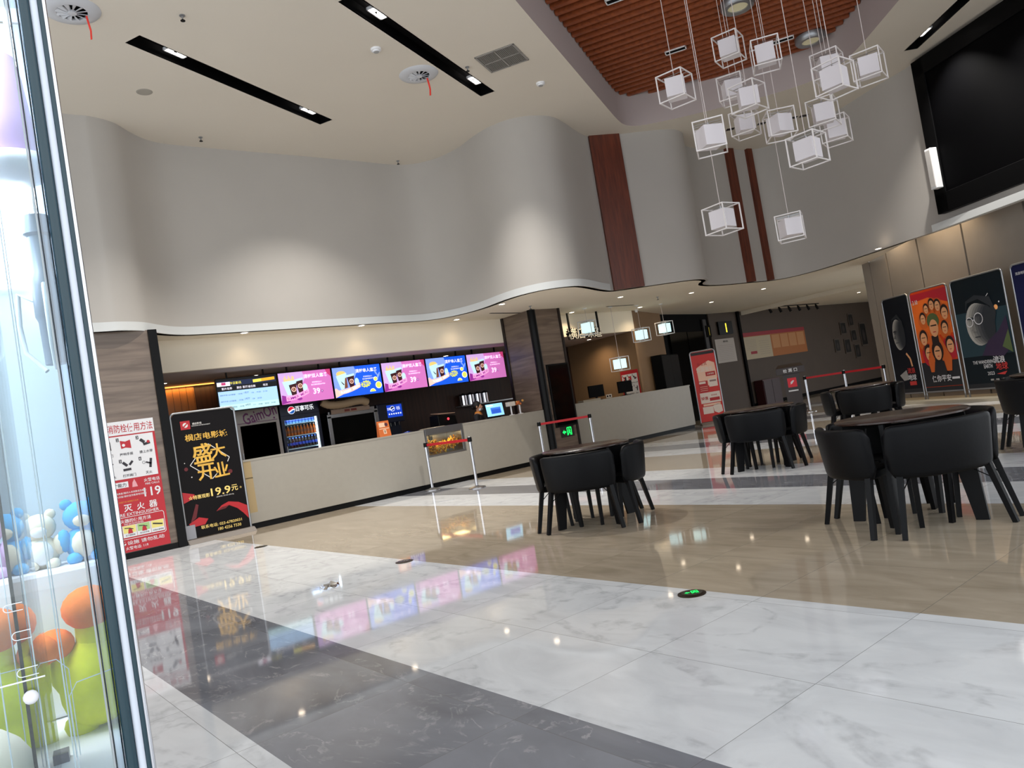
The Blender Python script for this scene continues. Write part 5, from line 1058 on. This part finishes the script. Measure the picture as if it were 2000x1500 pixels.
for i, (a, b) in enumerate(PT):
    w = b-a; c = pr0+PD*(a+b)/2
    t, F, bd = banner('film_poster', lbl[i], 'poster', c.x, c.y, pz, w, 2.44, mat('poster_base_%d' % i, ('0D131B', 'C4401C', '0C171E', '12163A')[i], 0.4, spec=0.2), z0=0.2, foot=False, group='film posters along the panelled wall')
    q = MB(); F = Face((-w/2, -0.0075, 0.2)); H = 2.22
    F.rect(q, 0.02, w-0.02, 0.0, 0.12, 0.001, 2)
    if i == 0:
        face_tones(F, q, w*.42, H*.62, w*.2, H*.16, w*.028, 0.001); F.disc(q, w*.33, H*.655, w*.07, 0.009, 19, H*.012); F.disc(q, w*.33, H*.635, w*.05, 0.009, 18, H*.008); F.poly(q, [(w*.24, H*.585), (w*.35, H*.575), (w*.33, H*.64)], 0.009, 17); F.rect(q, w*.29, w*.43, H*.535, H*.543, 0.009, 19); F.poly(q, [(w*.24, H*.66), (w*.3, H*.78), (w*.5, H*.79), (w*.62, H*.72), (w*.62, H*.5), (w*.68, H*.6), (w*.66, H*.75), (w*.5, H*.83), (w*.28, H*.79)], 0.009, 20)
        F.line(q, [(w*.6, H*.42), (w*.72, H*.36), (w*.75, H*.28)], 0.05, 0.002, 6); F.poly(q, [(w*.22, H*.2), (w*.5, H*.25), (w*.55, H*.15), (w*.35, H*.14)], 0.002, 1); F.text(q, '流浪', w*.68, H*.24, H*.06, 0.003, 3, bold=0.03); F.text(q, '地球', w*.68, H*.17, H*.06, 0.003, 0, bold=0.03); F.rect(q, w*.55, w*.8, H*.09, H*.13, 0.002, 3)
    elif i == 1:
        F.rect(q, 0.015, w-0.015, H*.55, H*.98, 0.001, 4); F.poly(q, [(0.015, H*.98), (w-0.015, H*.98), (w-0.015, H*.84), (w*.5, H*.92), (0.015, H*.9)], 0.002, 5); F.rect(q, 0.015, w-0.015, 0.13, H*.3, 0.001, 2)
        for x, y, s in ((.27, .72, .1), (.4, .81, .085), (.56, .84, .095), (.71, .82, .1), (.86, .74, .12), (.2, .53, .13), (.8, .6, .11), (.27, .38, .135), (.86, .43, .135)):
            F.disc(q, w*x, H*y-0.15*s, w*s*1.35, 0.003, 12 if y > .5 else 5, H*s*.85); F.disc(q, w*x, H*y+H*s*.16, w*s*.85, 0.005, 7, H*s*.55); F.disc(q, w*x, H*y, w*s*.66, 0.007, 6, H*s*.48); F.rect(q, w*(x-s*.4), w*(x+s*.4), H*(y+s*.08), H*(y+s*.13), 0.009, 7); F.rect(q, w*(x-s*.18), w*(x+s*.18), H*(y-s*.24), H*(y-s*.19), 0.009, 5)
        F.poly(q, [(w*.22, H*.3), (w*.38, H*.55), (w*.62, H*.55), (w*.85, H*.32), (w*.8, H*.2), (w*.25, H*.2)], 0.008, 12); F.poly(q, [(w*.42, H*.55), (w*.6, H*.55), (w*.6, H*.25), (w*.4, H*.25)], 0.009, 7)
        F.disc(q, w*.53, H*.69, w*.16, 0.01, 8, H*.075); F.disc(q, w*.53, H*.62, w*.115, 0.012, 6, H*.085); F.rect(q, w*.45, w*.61, H*.64, H*.652, 0.014, 7); F.rect(q, w*.49, w*.57, H*.58, H*.587, 0.014, 5)
        F.disc(q, w*.52, H*.4, w*.15, 0.013, 7, H*.1); F.disc(q, w*.52, H*.38, w*.095, 0.015, 6, H*.07); F.rect(q, w*.46, w*.58, H*.395, H*.405, 0.017, 7); F.rect(q, w*.5, w*.55, H*.345, H*.352, 0.017, 5); F.poly(q, [(w*.3, H*.12), (w*.7, H*.12), (w*.64, H*.3), (w*.4, H*.3)], 0.014, 2)
        F.text(q, '3.10', w*.13, H*.9, H*.045, 0.004, 0, w=w*.14, bold=0.03); F.text(q, '保你平安', w*.5, H*.135, H*.065, 0.016, 0, w=w*.5, bold=0.035); F.rect(q, w*.76, w*.95, H*.12, H*.14, 0.005, 0)
    elif i == 2:
        F.rect(q, 0.02, w-0.02, H*.3, H*.7, 0.001, 9); face_tones(F, q, w*.42, H*.58, w*.23, H*.19, w*.035, 0.002); F.disc(q, w*.3, H*.64, w*.09, 0.0095, 19, H*.01); F.disc(q, w*.45, H*.66, w*.09, 0.0095, 19, H*.01); F.poly(q, [(w*.28, H*.53), (w*.38, H*.52), (w*.36, H*.6)], 0.0095, 16); F.poly(q, [(w*.22, H*.68), (w*.28, H*.78), (w*.5, H*.8), (w*.7, H*.72), (w*.72, H*.55), (w*.8, H*.66), (w*.72, H*.8), (w*.45, H*.84), (w*.26, H*.8)], 0.0095, 20)
        F.ring(q, w*.27, H*.61, w*.06, w*.07, 0.0105, 0); F.ring(q, w*.45, H*.63, w*.075, w*.086, 0.0105, 0); F.line(q, [(w*.335, H*.62), (w*.37, H*.625)], 0.012, 0.0105, 0); F.rect(q, w*.33, w*.44, H*.465, H*.475, 0.0105, 19); F.poly(q, [(w*.4, H*.3), (w*.55, H*.42), (w*.78, H*.5), (w*.95, H*.62), (w*.97, H*.35), (w*.8, H*.28)], 0.0097, 11)
        F.disc(q, w*.8, H*.7, w*.035, 0.003, 10); F.disc(q, w*.87, H*.74, w*.012, 0.003, 0); F.line(q, [(w*.62, H*.79), (w*.7, H*.83)], 0.012, 0.003, 0); F.poly(q, [(w*.8, H*.36), (w*.95, H*.5), (w*.97, H*.3)], 0.0105, 8)
        F.text(q, 'THE WANDERING', w*.4, H*.245, H*.03, 0.006, 0, w=w*.42, bold=0.02); F.text(q, 'EARTH', w*.47, H*.205, H*.035, 0.006, 0, w=w*.16, bold=0.02); F.text(q, '流浪', w*.69, H*.255, H*.065, 0.006, 0, bold=0.03); F.text(q, '地球', w*.72, H*.195, H*.065, 0.006, 3, bold=0.03); F.text(q, '2023', w*.5, H*.14, H*.03, 0.006, 0, bold=0.01); F.poly(q, [(w*.6, H*.13), (w*.8, H*.15), (w*.75, H*.12)], 0.006, 3)
        for k_ in range(3): F.rect(q, w*(.47+.1*k_), w*(.53+.1*k_), H*.075, H*.09, 0.003, 1)
    else:
        F.text(q, '流浪地球', w*.16, H*.93, H*.025, 0.003, 0); F.disc(q, w*.4, H*.62, w*.2, 0.002, 13, H*.14); F.disc(q, w*.5, H*.6, w*.18, 0.003, 2, H*.15)
        for k_ in range(6): F.rect(q, w*(.15+.12*k_), w*(.17+.12*k_), H*.4, H*(.44+.02*(k_ % 3)), 0.004, 4)
    q.build('print', PM, bd)

# ================================================================ FAR CORRIDOR
lt = thing('ticket_lectern', 'brown lectern with white lettering and a red square emblem', 'lectern', (19.55, 11.78, 0), math.radians(-58.7)); lm = mat('lectern_brown', '2A1A16', 0.4)
MB().hexa([(-0.2, -0.12, 0.03), (0.2, -0.12, 0.03), (0.2, 0.2, 0.03), (-0.2, 0.2, 0.03)], [(-0.22, -0.12, 1.05), (0.22, -0.12, 1.05), (0.22, 0.2, 1.05), (-0.22, 0.2, 1.05)]).build('column', lm, lt); MB().box(-0.28, 0.28, -0.2, 0.28, 0, 0.03).build('base', lm, lt)
MB().hexa([(-0.38, -0.2, 1.05), (0.38, -0.2, 1.05), (0.38, 0.28, 1.05), (-0.38, 0.28, 1.05)], [(-0.38, -0.2, 1.24), (0.38, -0.2, 1.24), (0.3, 0.28, 1.33), (-0.3, 0.28, 1.33)]).build('desk', lm, lt, bevel=0.006)
q = MB(); F = Face((0, -0.202, 1.145)); F.text(q, '检', -0.14, 0, 0.1, 0, 0, bold=0.03); F.text(q, '票', 0.0, 0, 0.1, 0, 0, bold=0.03); F.text(q, '口', 0.14, 0, 0.09, 0, 0, bold=0.03); q.build('lettering', M_white, lt)
q = MB(); F = Face((0, -0.122, 0.8)); F.rect(q, -0.12, 0.12, -0.13, 0.13, 0, 0); F.poly(q, [(-0.05, -0.05), (0.0, -0.03), (0.06, 0.05), (0.02, 0.06), (-0.04, 0.02)], 0.002, 1); F.rect(q, -0.13, 0.13, -0.25, -0.21, 0, 1); q.build('emblem', [mat('emblem_red', 'B81E2A', 0.5, emit=0.3), M_white], lt)
t, F = board('hall_number_sign', 'black box sign with a glowing yellow number one above the white notice', Face((22.4, 15.96, 2.72)), 0.8, 0.46, M_black, 'sign', 0.06); q = MB(); F.text(q, '1', 0.42, 0.23, 0.32, 0.002, 0, bold=0.04); q.build('numeral', M_yellow, t)
t, F = board('hall_number_sign', 'dim yellow number one on the dark jamb left of the bright one', Face((21.55, 15.86, 2.68), (3.7, 0.8, 0)), 0.4, 0.4, M_matblack, 'sign', 0.03); q = MB(); F.text(q, '1', 0.25, 0.2, 0.28, 0.002, 0, bold=0.03); q.build('numeral', mat('dim_yellow', '8A7A1E', 0.5, emit=0.5), t)  # faint yellow numeral on a small matt black plate
t, F = board('notice_board', 'plain white notice sheet below the glowing number one', Face((22.12, 15.97, 1.74)), 1.12, 0.84, mat('notice_grey', 'A89E96', 0.6)); q = MB(); F.text(q, '观影须知', 0.6, 0.74, 0.07, 0.002, 0)
for i in range(9): F.rect(q, 0.12, 1.0, 0.1+0.062*i, 0.108+0.062*i, 0.001, 1)
q.build('print', [M_black, mat('faint_print', '8A8078', 0.6)], t)
t, F = board('notice_board', 'long notice board with red top, white sheets and orange panels in the corridor', Face((23.62+0.2, 15.99, 1.72)), 4.2, 0.98, mat('board_orange', '9A5A22', 0.6)); q = MB()
F.rect(q, 0, 4.2, 0.84, 0.98, 0.001, 0); F.rect(q, 0.0, 1.75, 0, 0.82, 0.001, 1); F.rect(q, 0.35, 0.75, 0.18, 0.28, 0.002, 0)
for i in range(7): F.rect(q, 0.12, 0.78, 0.34+0.06*i, 0.35+0.06*i, 0.002, 2); F.rect(q, 0.95, 1.6, 0.14+0.08*i, 0.15+0.08*i, 0.002, 2)
for i in range(4): F.rect(q, 1.85+0.58*i, 2.35+0.58*i, 0.3, 0.8, 0.001, 3)
q.build('print', [mat('board_red', '8A1424', 0.6), mat('board_cream', 'A89A80', 0.6), mat('faint_print', '8A8078'), mat('board_peach', 'B07A4A', 0.6)], t)
pcs = [(30.83, 2.2, .5, .52, 'upper left framed photo in the corridor picture group'), (31.62, 2.5, .42, .55, 'topmost framed photo in the corridor picture group'), (32.45, 1.6, .55, 1.0, 'tall dark framed photo at the right of the corridor picture group'), (30.15, 1.5, .42, .55, 'lower left framed photo in the corridor picture group'),
       (30.95, 1.38, .5, .62, 'bottom middle framed photo in the corridor picture group'), (31.65, 1.85, .45, .5, 'central framed photo in the corridor picture group'), (31.75, 1.12, .45, .6, 'lowest framed photo in the corridor picture group')]
for x, z, w, h, lb in pcs:
    t, F = board('framed_photo', lb, Face((x, 15.985, z)), w, h, mat('photo_frame', '4A4038', 0.6), 'picture', 0.02); t['group'] = 'framed photos on the corridor wall'
    q = MB(); F.rect(q, 0.04, w-0.04, 0.05, h-0.04, 0.001, 0); F.disc(q, w*.5, h*.45, w*.2, 0.002, 1, h*.25); q.build('photo', [mat('photo_dark', '12100E', 0.5), mat('photo_grey', '322C2A', 0.5)], t)
t = thing('hose_cabinet', 'dark red fire cabinet on the floor beside the corridor exit sign', 'cabinet', (24.0, 15.6, 0)); MB().box(0, 1.1, 0, 0.35, 0.0, 0.92).build('body', mat('dark_red_box', '3A1014', 0.5), t); q = MB(); q.box(0.03, 0.54, -0.02, 0, 0.05, 0.88); q.box(0.56, 1.07, -0.02, 0, 0.05, 0.88); q.build('door', mat('dark_red_door', '2C1216', 0.5), t)
t = thing('exit_sign', 'tiny green exit sign on the corridor wall left of the lectern', 'sign', (25.4, 15.99, 0.75)); MB().box(-0.25, 0.25, -0.012, 0, -0.16, 0.16).build('plate', mat('exit_plate', '2A2624'), t); q = MB(); exit_sign(Face((0, -0.0135, 0)), q, 0.24); q.build('pictogram', M_exit, t)
tl = thing('track_light', 'black track with six small spot heads at the corridor ceiling', 'ceiling light', (24.6, 15.3, HB)); MB().box(0, 3.6, -0.02, 0.02, -0.03, 0).build('track', M_black, tl)
for i in range(6): MB().tube([(0.1+0.65*i, 0, -0.03), (0.12+0.65*i, -0.02, -0.1), (0.15+0.65*i, -0.06, -0.24)], [0.02, 0.045, 0.05], 10).build('spot_head', M_black, tl)

# ================================================================ FLOOR FITTINGS
for x, y, lit, lb in [(3.67, 3.13, True, 'round floor exit light glowing green where white meets beige'), (3.69, 6.68, False, 'round floor exit light, dark, in front of the popcorn warmer reflection'), (3.66, 10.53, False, 'round floor exit light, dark, near the foot of the black banner')]:
    t = thing('floor_light', lb, 'floor light', (x, y, 0), 0, 'round exit lights set in the floor')
    MB().lathe([(0, 0), (0.088, 0), (0.088, 0.004), (0.07, 0.008), (0, 0.008)], (0, 0, 0), 28).build('rim', mat('bronze', '3A2E22', 0.35, 0.8), t, smooth=40)
    q = MB(); F = Face((0, 0, 0.0095), (0.78, -0.62, 0), (0.62, 0.78, 0)); F.disc(q, 0, 0, 0.066, 0, 0); exit_sign(Face((-0.0, 0, 0.0105), (0.78, -0.62, 0), (0.62, 0.78, 0)), q, 0.05)
    for j in range(len(q.m)):
        if j > 0: q.m[j] = 1
    q.build('pictogram', [mat('light_black', '101210', 0.2), M_exit if lit else mat('pictogram_grey', '8A857A', 0.5)], t)
t = MB(); rr = random.Random(5); pts = []
for i in range(9):
    for j in range(6): pts.append((0.24*i/8-0.12+rr.uniform(-.012, .012), 0.14*j/5-0.07+rr.uniform(-.012, .012), 0.006+abs(rr.gauss(0.008, 0.014))))
t.add(pts, [(i*6+j, i*6+j+1, (i+1)*6+j+1, (i+1)*6+j) for i in range(8) for j in range(5)]); o = t.build('plastic_wrapper', clear('wrapper_film', 'F4F6FA', 0.25, 0.08)); o.location = (2.81, 6.48, 0.0); o.rotation_euler = (0, 0, 0.9); tag(o, 'crumpled clear plastic wrapper lying on the white floor tiles', 'litter')
o = MB().box(-0.14, 0.14, -0.012, 0.012, 0.0, 0.004).build('floor_slot', M_steel); o.location = (6.82, 10.64, 0); o.rotation_euler = (0, 0, -0.65); tag(o, 'thin metal slot plate in the white floor band before the counter', 'floor fitting')

# ================================================================ CLAW MACHINE
cm = thing('claw_machine', 'brightly lit clear claw machine full of plush toys at the left edge', 'claw machine', (0.21, 1.11, 0), math.radians(-10)); ZF = 0.86; ZT = 2.3; CW = 0.95; CD = 0.76
M_mw = mat('machine_white', 'E6E4EC', 0.4); M_teal = mat('teal_seal', '17343E', 0.25); M_ice = clear('ice_blue', 'E4F0F8', 0.16, 0.15)
MB().box(-CW, 0.0, 0, CD, 0.03, ZF-0.02).build('base_cabinet', mat('machine_pink', 'D9B6CE', 0.4), cm, bevel=0.02); MB().box(-CW+0.03, -0.01, 0.01, CD-0.01, ZF-0.02, ZF).build('play_floor', mat('play_white', 'F0EEF2', 0.6, noise=0.03, scale=8), cm)
q = MB(); q.box(-CW, 0.0, CD-0.02, CD, ZF, ZT); q.build('back_panel', mat('back_blue', 'BCC8D2', 0.3), cm); MB().box(-CW, -CW+0.02, 0, CD, ZF, ZT).build('side_panel', mat('back_blue', 'A9C0D0'), cm)
MB().box(-CW+0.05, -0.08, CD-0.032, CD-0.02, 1.72, ZT-0.02).build('light_panel', mat('machine_light', 'F4F6FF', 0.5, emit=3.0), cm)
MB().box(-CW, 0.0, 0, CD, ZT, ZT+0.25).build('canopy', M_mw, cm, bevel=0.03)
gl = MB().box(-CW+0.02, -0.045, 0.0, 0.005, ZF, ZT).build('front_glass', M_glass, cm)
sg = MB().box(-0.008, -0.003, 0.03, CD-0.02, ZF, ZT).build('side_glass', clear('side_acrylic', 'E6F4F8', 0.1), cm)
for nm, x, r, m_ in (('post_trim', -0.0025, 0.003, M_chrome), ('post_seal', -0.0075, 0.0035, M_teal), ('post_trim', -0.0145, 0.005, mat('pale_trim', 'C6CCD6', 0.3)), ('post_seal', -0.026, 0.0068, M_teal), ('post_tube', -0.0385, 0.0056, M_ice), ('post_trim', -0.0455, 0.0012, M_white)):
    MB().tube([(x, 0.004, 0.03), (x, 0.004, ZT)], r, 14).build(nm, m_, cm, smooth=60)
q = MB()
for i in range(26): q.box(-0.075, -0.06, CD-0.06, CD-0.045, 1.66+i*0.025, 1.672+i*0.025)
q.build('led_strip', mat('led_white', 'F8FAFF', 0.5, emit=8.0), cm)
# inner clear chute walls, rods and clips
ck = clear('chute_acrylic', 'F4F8FC', 0.04); q = MB(); q.box(-0.13, -0.126, 0.01, 0.34, ZF, 1.95); q.box(-0.40, -0.13, 0.338, 0.342, ZF, 1.12); q.build('chute_wall', ck, cm)
q = MB()
for x, y in ((-0.115, 0.012), (-0.152, 0.014), (-0.172, 0.36), (-0.105, 0.34), (-0.09, 0.05), (-0.2, 0.02)): q.tube([(x, y, ZF), (x, y, 2.05)], 0.0009, 6)
q.build('acrylic_edge', mat('edge_white', 'E8EEF6', 0.2), cm)
def clip(x, z, w, h):
    q = MB(); r = h/2; pts = [(x+w, -0.002, z+r)]+[(x+r-r*math.sin(a), -0.002, z+r*math.cos(a)) for a in [PI*i/8 for i in range(9)]]+[(x+w, -0.002, z-r)]; q.tube(pts, 0.0006, 6); q.build('glass_slot', mat('edge_white', 'E8EEF6'), cm, smooth=60)
for x, z, w, h in ((-0.138, 1.16, 0.02, 0.009), (-0.133, 1.125, 0.02, 0.01), (-0.133, 1.08, 0.022, 0.01)): clip(x, z, w, h)
q = MB(); q.tube([(-0.34, -0.002, 1.07), (-0.105, -0.002, 1.07)], 0.001, 6); q.tube([(-0.085, 0.03, 0.87), (-0.085, 0.03, 1.03), (-0.075, 0.03, 1.045), (-0.03, 0.03, 1.05)], 0.0007, 6); q.tube([(-0.1, 0.345, 0.86), (-0.1, 0.345, 1.0), (-0.115, 0.345, 1.02), (-0.2, 0.345, 1.02)], 0.0008, 6); q.build('glass_joint', mat('edge_white', 'E8EEF6'), cm)
MB().ball((-0.122, -0.006, 1.05), 0.0085, 14).build('white_bolt', M_white, cm, smooth=180)
q = MB(); q.box(-0.16, -0.115, 0.33, 0.36, ZF, ZF+0.015); q.box(-0.15, -0.13, 0.32, 0.335, ZF+0.015, ZF+0.04); q.build('chute_latch', mat('latch_grey', '6A6672', 0.4), cm)
l = bpy.data.lights.new('machine_lamp', 'AREA'); l.energy = CLAW_W; l.color = (0.9, 0.95, 1); l.shape = 'RECTANGLE'; l.size = 0.8; l.size_y = 0.55
o = bpy.data.objects.new('machine_lamp', l); C.objects.link(o); o.location = (-0.47, 0.38, ZT-0.03); o.parent = cm
# claw unit
cl = thing('claw', 'grey claw with three curved prongs hanging inside the claw machine', 'claw', (0, 0, 0), 0); CR_ = Matrix.Rotation(math.radians(-10), 4, 'Z'); BASE = Vector((0.21, 1.11, 0))
def inside(x, y, z): return BASE+(CR_ @ Vector((x, y, z)))
cl.location = inside(-0.06, 0.5, 0); cl.rotation_euler = (0, 0, math.radians(-10)); gm = mat('claw_grey', '7E8896', 0.35, 0.4)
q = MB(); q.lathe([(0, 1.52), (0.018, 1.52), (0.02, 1.6), (0.024, 1.61), (0.024, 1.68), (0.019, 1.69), (0.019, 1.76), (0.026, 1.765), (0.022, 1.8), (0.0, 1.8)], (0, 0, 0), 16); q.build('motor', gm, cl, smooth=40)
MB().tube([(0, 0, 1.8), (0, 0, ZT)], 0.003, 6).build('cable', M_steel, cl); MB().box(-0.2, 0.06, -0.03, 0.03, 2.22, ZT).build('carriage', gm, cl)
for i in range(3):
    a = i*2*PI/3+2.6; c, s = math.cos(a), math.sin(a); q = MB(); q.tube([(0.02*c, 0.02*s, 1.64), (0.055*c, 0.055*s, 1.66), (0.06*c, 0.06*s, 1.6), (0.055*c, 0.055*s, 1.55), (0.02*c, 0.02*s, 1.51)], 0.0045, 8); q.build('prong', mat('prong_white', 'D0D8E0', 0.3), cl, smooth=60)
# plush toys
py_ = mat('yellow_plush', 'DDE021', 0.9, noise=0.05, scale=60, bump=0.1); po = mat('orange_plush', 'F07A22', 0.9, noise=0.05, scale=60, bump=0.1)
def duck(x, y, z, rz, s, flip, label):
    t = thing('plush_duck', label, 'plush toy', inside(x, y, z), math.radians(-10)+rz, 'yellow plush ducks in the claw machine'); t.scale = (s, s, s); f = -1 if flip else 1
    q = MB(); q.tube([(0.0, 0, 0.0), (0, 0, 0.03), (0, 0, 0.08), (-0.005*f, 0, 0.125), (-0.01*f, 0, 0.15), (-0.012*f, 0, 0.165)], [0.03, 0.055, 0.066, 0.056, 0.04, 0.03], 18); b = q.build('body', py_, t, smooth=180, subsurf=1)
    for dx, dz, r, ln in ((-0.012, 0.17, 0.036, 0.04), (0.05, 0.12, 0.026, 0.035)):
        q = MB(); q.tube([(f*dx*0.5, 0.0, dz-0.06), (f*dx*0.9, 0.0, dz-0.02), (f*dx, 0.0, dz+ln)], [r*0.95, r*0.95, r*0.9], 16); q.build('leg', py_, t, smooth=180)
        q = MB(); q.ball((f*(dx+0.006), -0.008, dz+ln+0.012), (r*1.28, r*1.35, r*1.12), 18); q.build('foot', po, t, smooth=180)
    q = MB(); q.ball((f*0.03, 0.0, 0.01), (0.03, 0.03, 0.025), 12); q.build('tail', py_, t, smooth=180)
    return t
duck(-0.2, 0.45, 0.862, 0, 0.95, False, 'yellow plush duck lying feet up, at the left edge of the picture'); duck(-0.07, 0.48, 0.862, 0, 0.95, True, 'mirror image of the yellow plush duck, built solid beside the clear corner post')  # second duck is a solid copy standing for the first one's reflection
def plush(x, y, z, s, m1, m2, label, ears=True):
    t = thing('plush_toy', label, 'plush toy', inside(x, y, z), math.radians(-10), 'plush toys in the claw machine'); t.scale = (s, s, s)
    q = MB(); q.ball((0, 0, 0.06), (0.06, 0.055, 0.065), 16); q.ball((0, 0, 0.155), (0.058, 0.052, 0.052), 16)
    for a in (-1, 1): q.ball((a*0.06, -0.02, 0.08), (0.022, 0.022, 0.04), 10); q.ball((a*0.035, -0.04, 0.015), (0.025, 0.035, 0.022), 10)
    q.build('body', m1, t, smooth=180); q = MB(); q.ball((0, -0.035, 0.06), (0.042, 0.03, 0.048), 12); q.ball((0, -0.035, 0.142), (0.03, 0.025, 0.024), 12); q.build('belly_and_muzzle', m2, t, smooth=180)
    q = MB()
    for a in (-1, 1): q.ball((a*0.042, 0, 0.2), (0.02, 0.013, 0.02), 10)
    q.build('ear', m1, t, smooth=180)
cream = mat('cream_plush', 'E0D6C4', 0.9); bluep = mat('blue_plush', '4AA8E0', 0.9); whp = mat('white_plush', 'E8EAEE', 0.9); lil = mat('lilac_plush', 'C9A9D2', 0.9); pinkp = mat('pink_plush', 'E08AA8', 0.9)
MB().box(-0.9, -0.012, 0.6, 0.735, ZF, ZF+0.28).build('toy_ledge', M_mw, cm, bevel=0.01)
plush(-0.06, 0.66, ZF+0.28, 0.58, bluep, cream, 'sky blue plush bear with a cream belly at the back of the claw machine'); plush(-0.135, 0.66, ZF+0.28, 0.52, cream, whp, 'cream plush bear beside the blue one in the claw machine'); plush(-0.225, 0.66, ZF+0.28, 0.6, lil, whp, 'lilac plush bear at the left edge inside the claw machine')
t = thing('plush_ball', 'round cream and orange plush toy at the bottom left corner', 'plush toy', inside(-0.215, 0.14, ZF), 0); MB().ball((0, 0, 0.065), (0.075, 0.07, 0.07), 20).build('body', cream, t, smooth=180); MB().ball((0.0, -0.01, 0.035), (0.07, 0.066, 0.036), 20).build('lower_half', po, t, smooth=180); MB().ball((0.0, 0, 0.135), (0.035, 0.03, 0.018), 14).build('top_patch', whp, t, smooth=180)
t = thing('bell_ornament', 'lilac bell ornament hanging high inside the claw machine', 'ornament', inside(-0.08, 0.42, -0.085), 0); MB().lathe([(0, 1.96), (0.03, 1.965), (0.04, 1.985), (0.037, 2.04), (0.03, 2.11), (0.022, 2.15), (0, 2.155)], (0, 0, 0), 24).build('bell', mat('lilac_plastic', 'CBA6D6', 0.35), t, smooth=60); MB().lathe([(0, 1.925), (0.05, 1.93), (0.062, 1.945), (0.055, 1.965), (0.03, 1.97)], (0, 0, 0), 24).build('skirt', M_mw, t, smooth=60); MB().tube([(0, 0, 2.12), (0, 0, ZT+0.085)], 0.002, 6).build('cord', M_white, t)
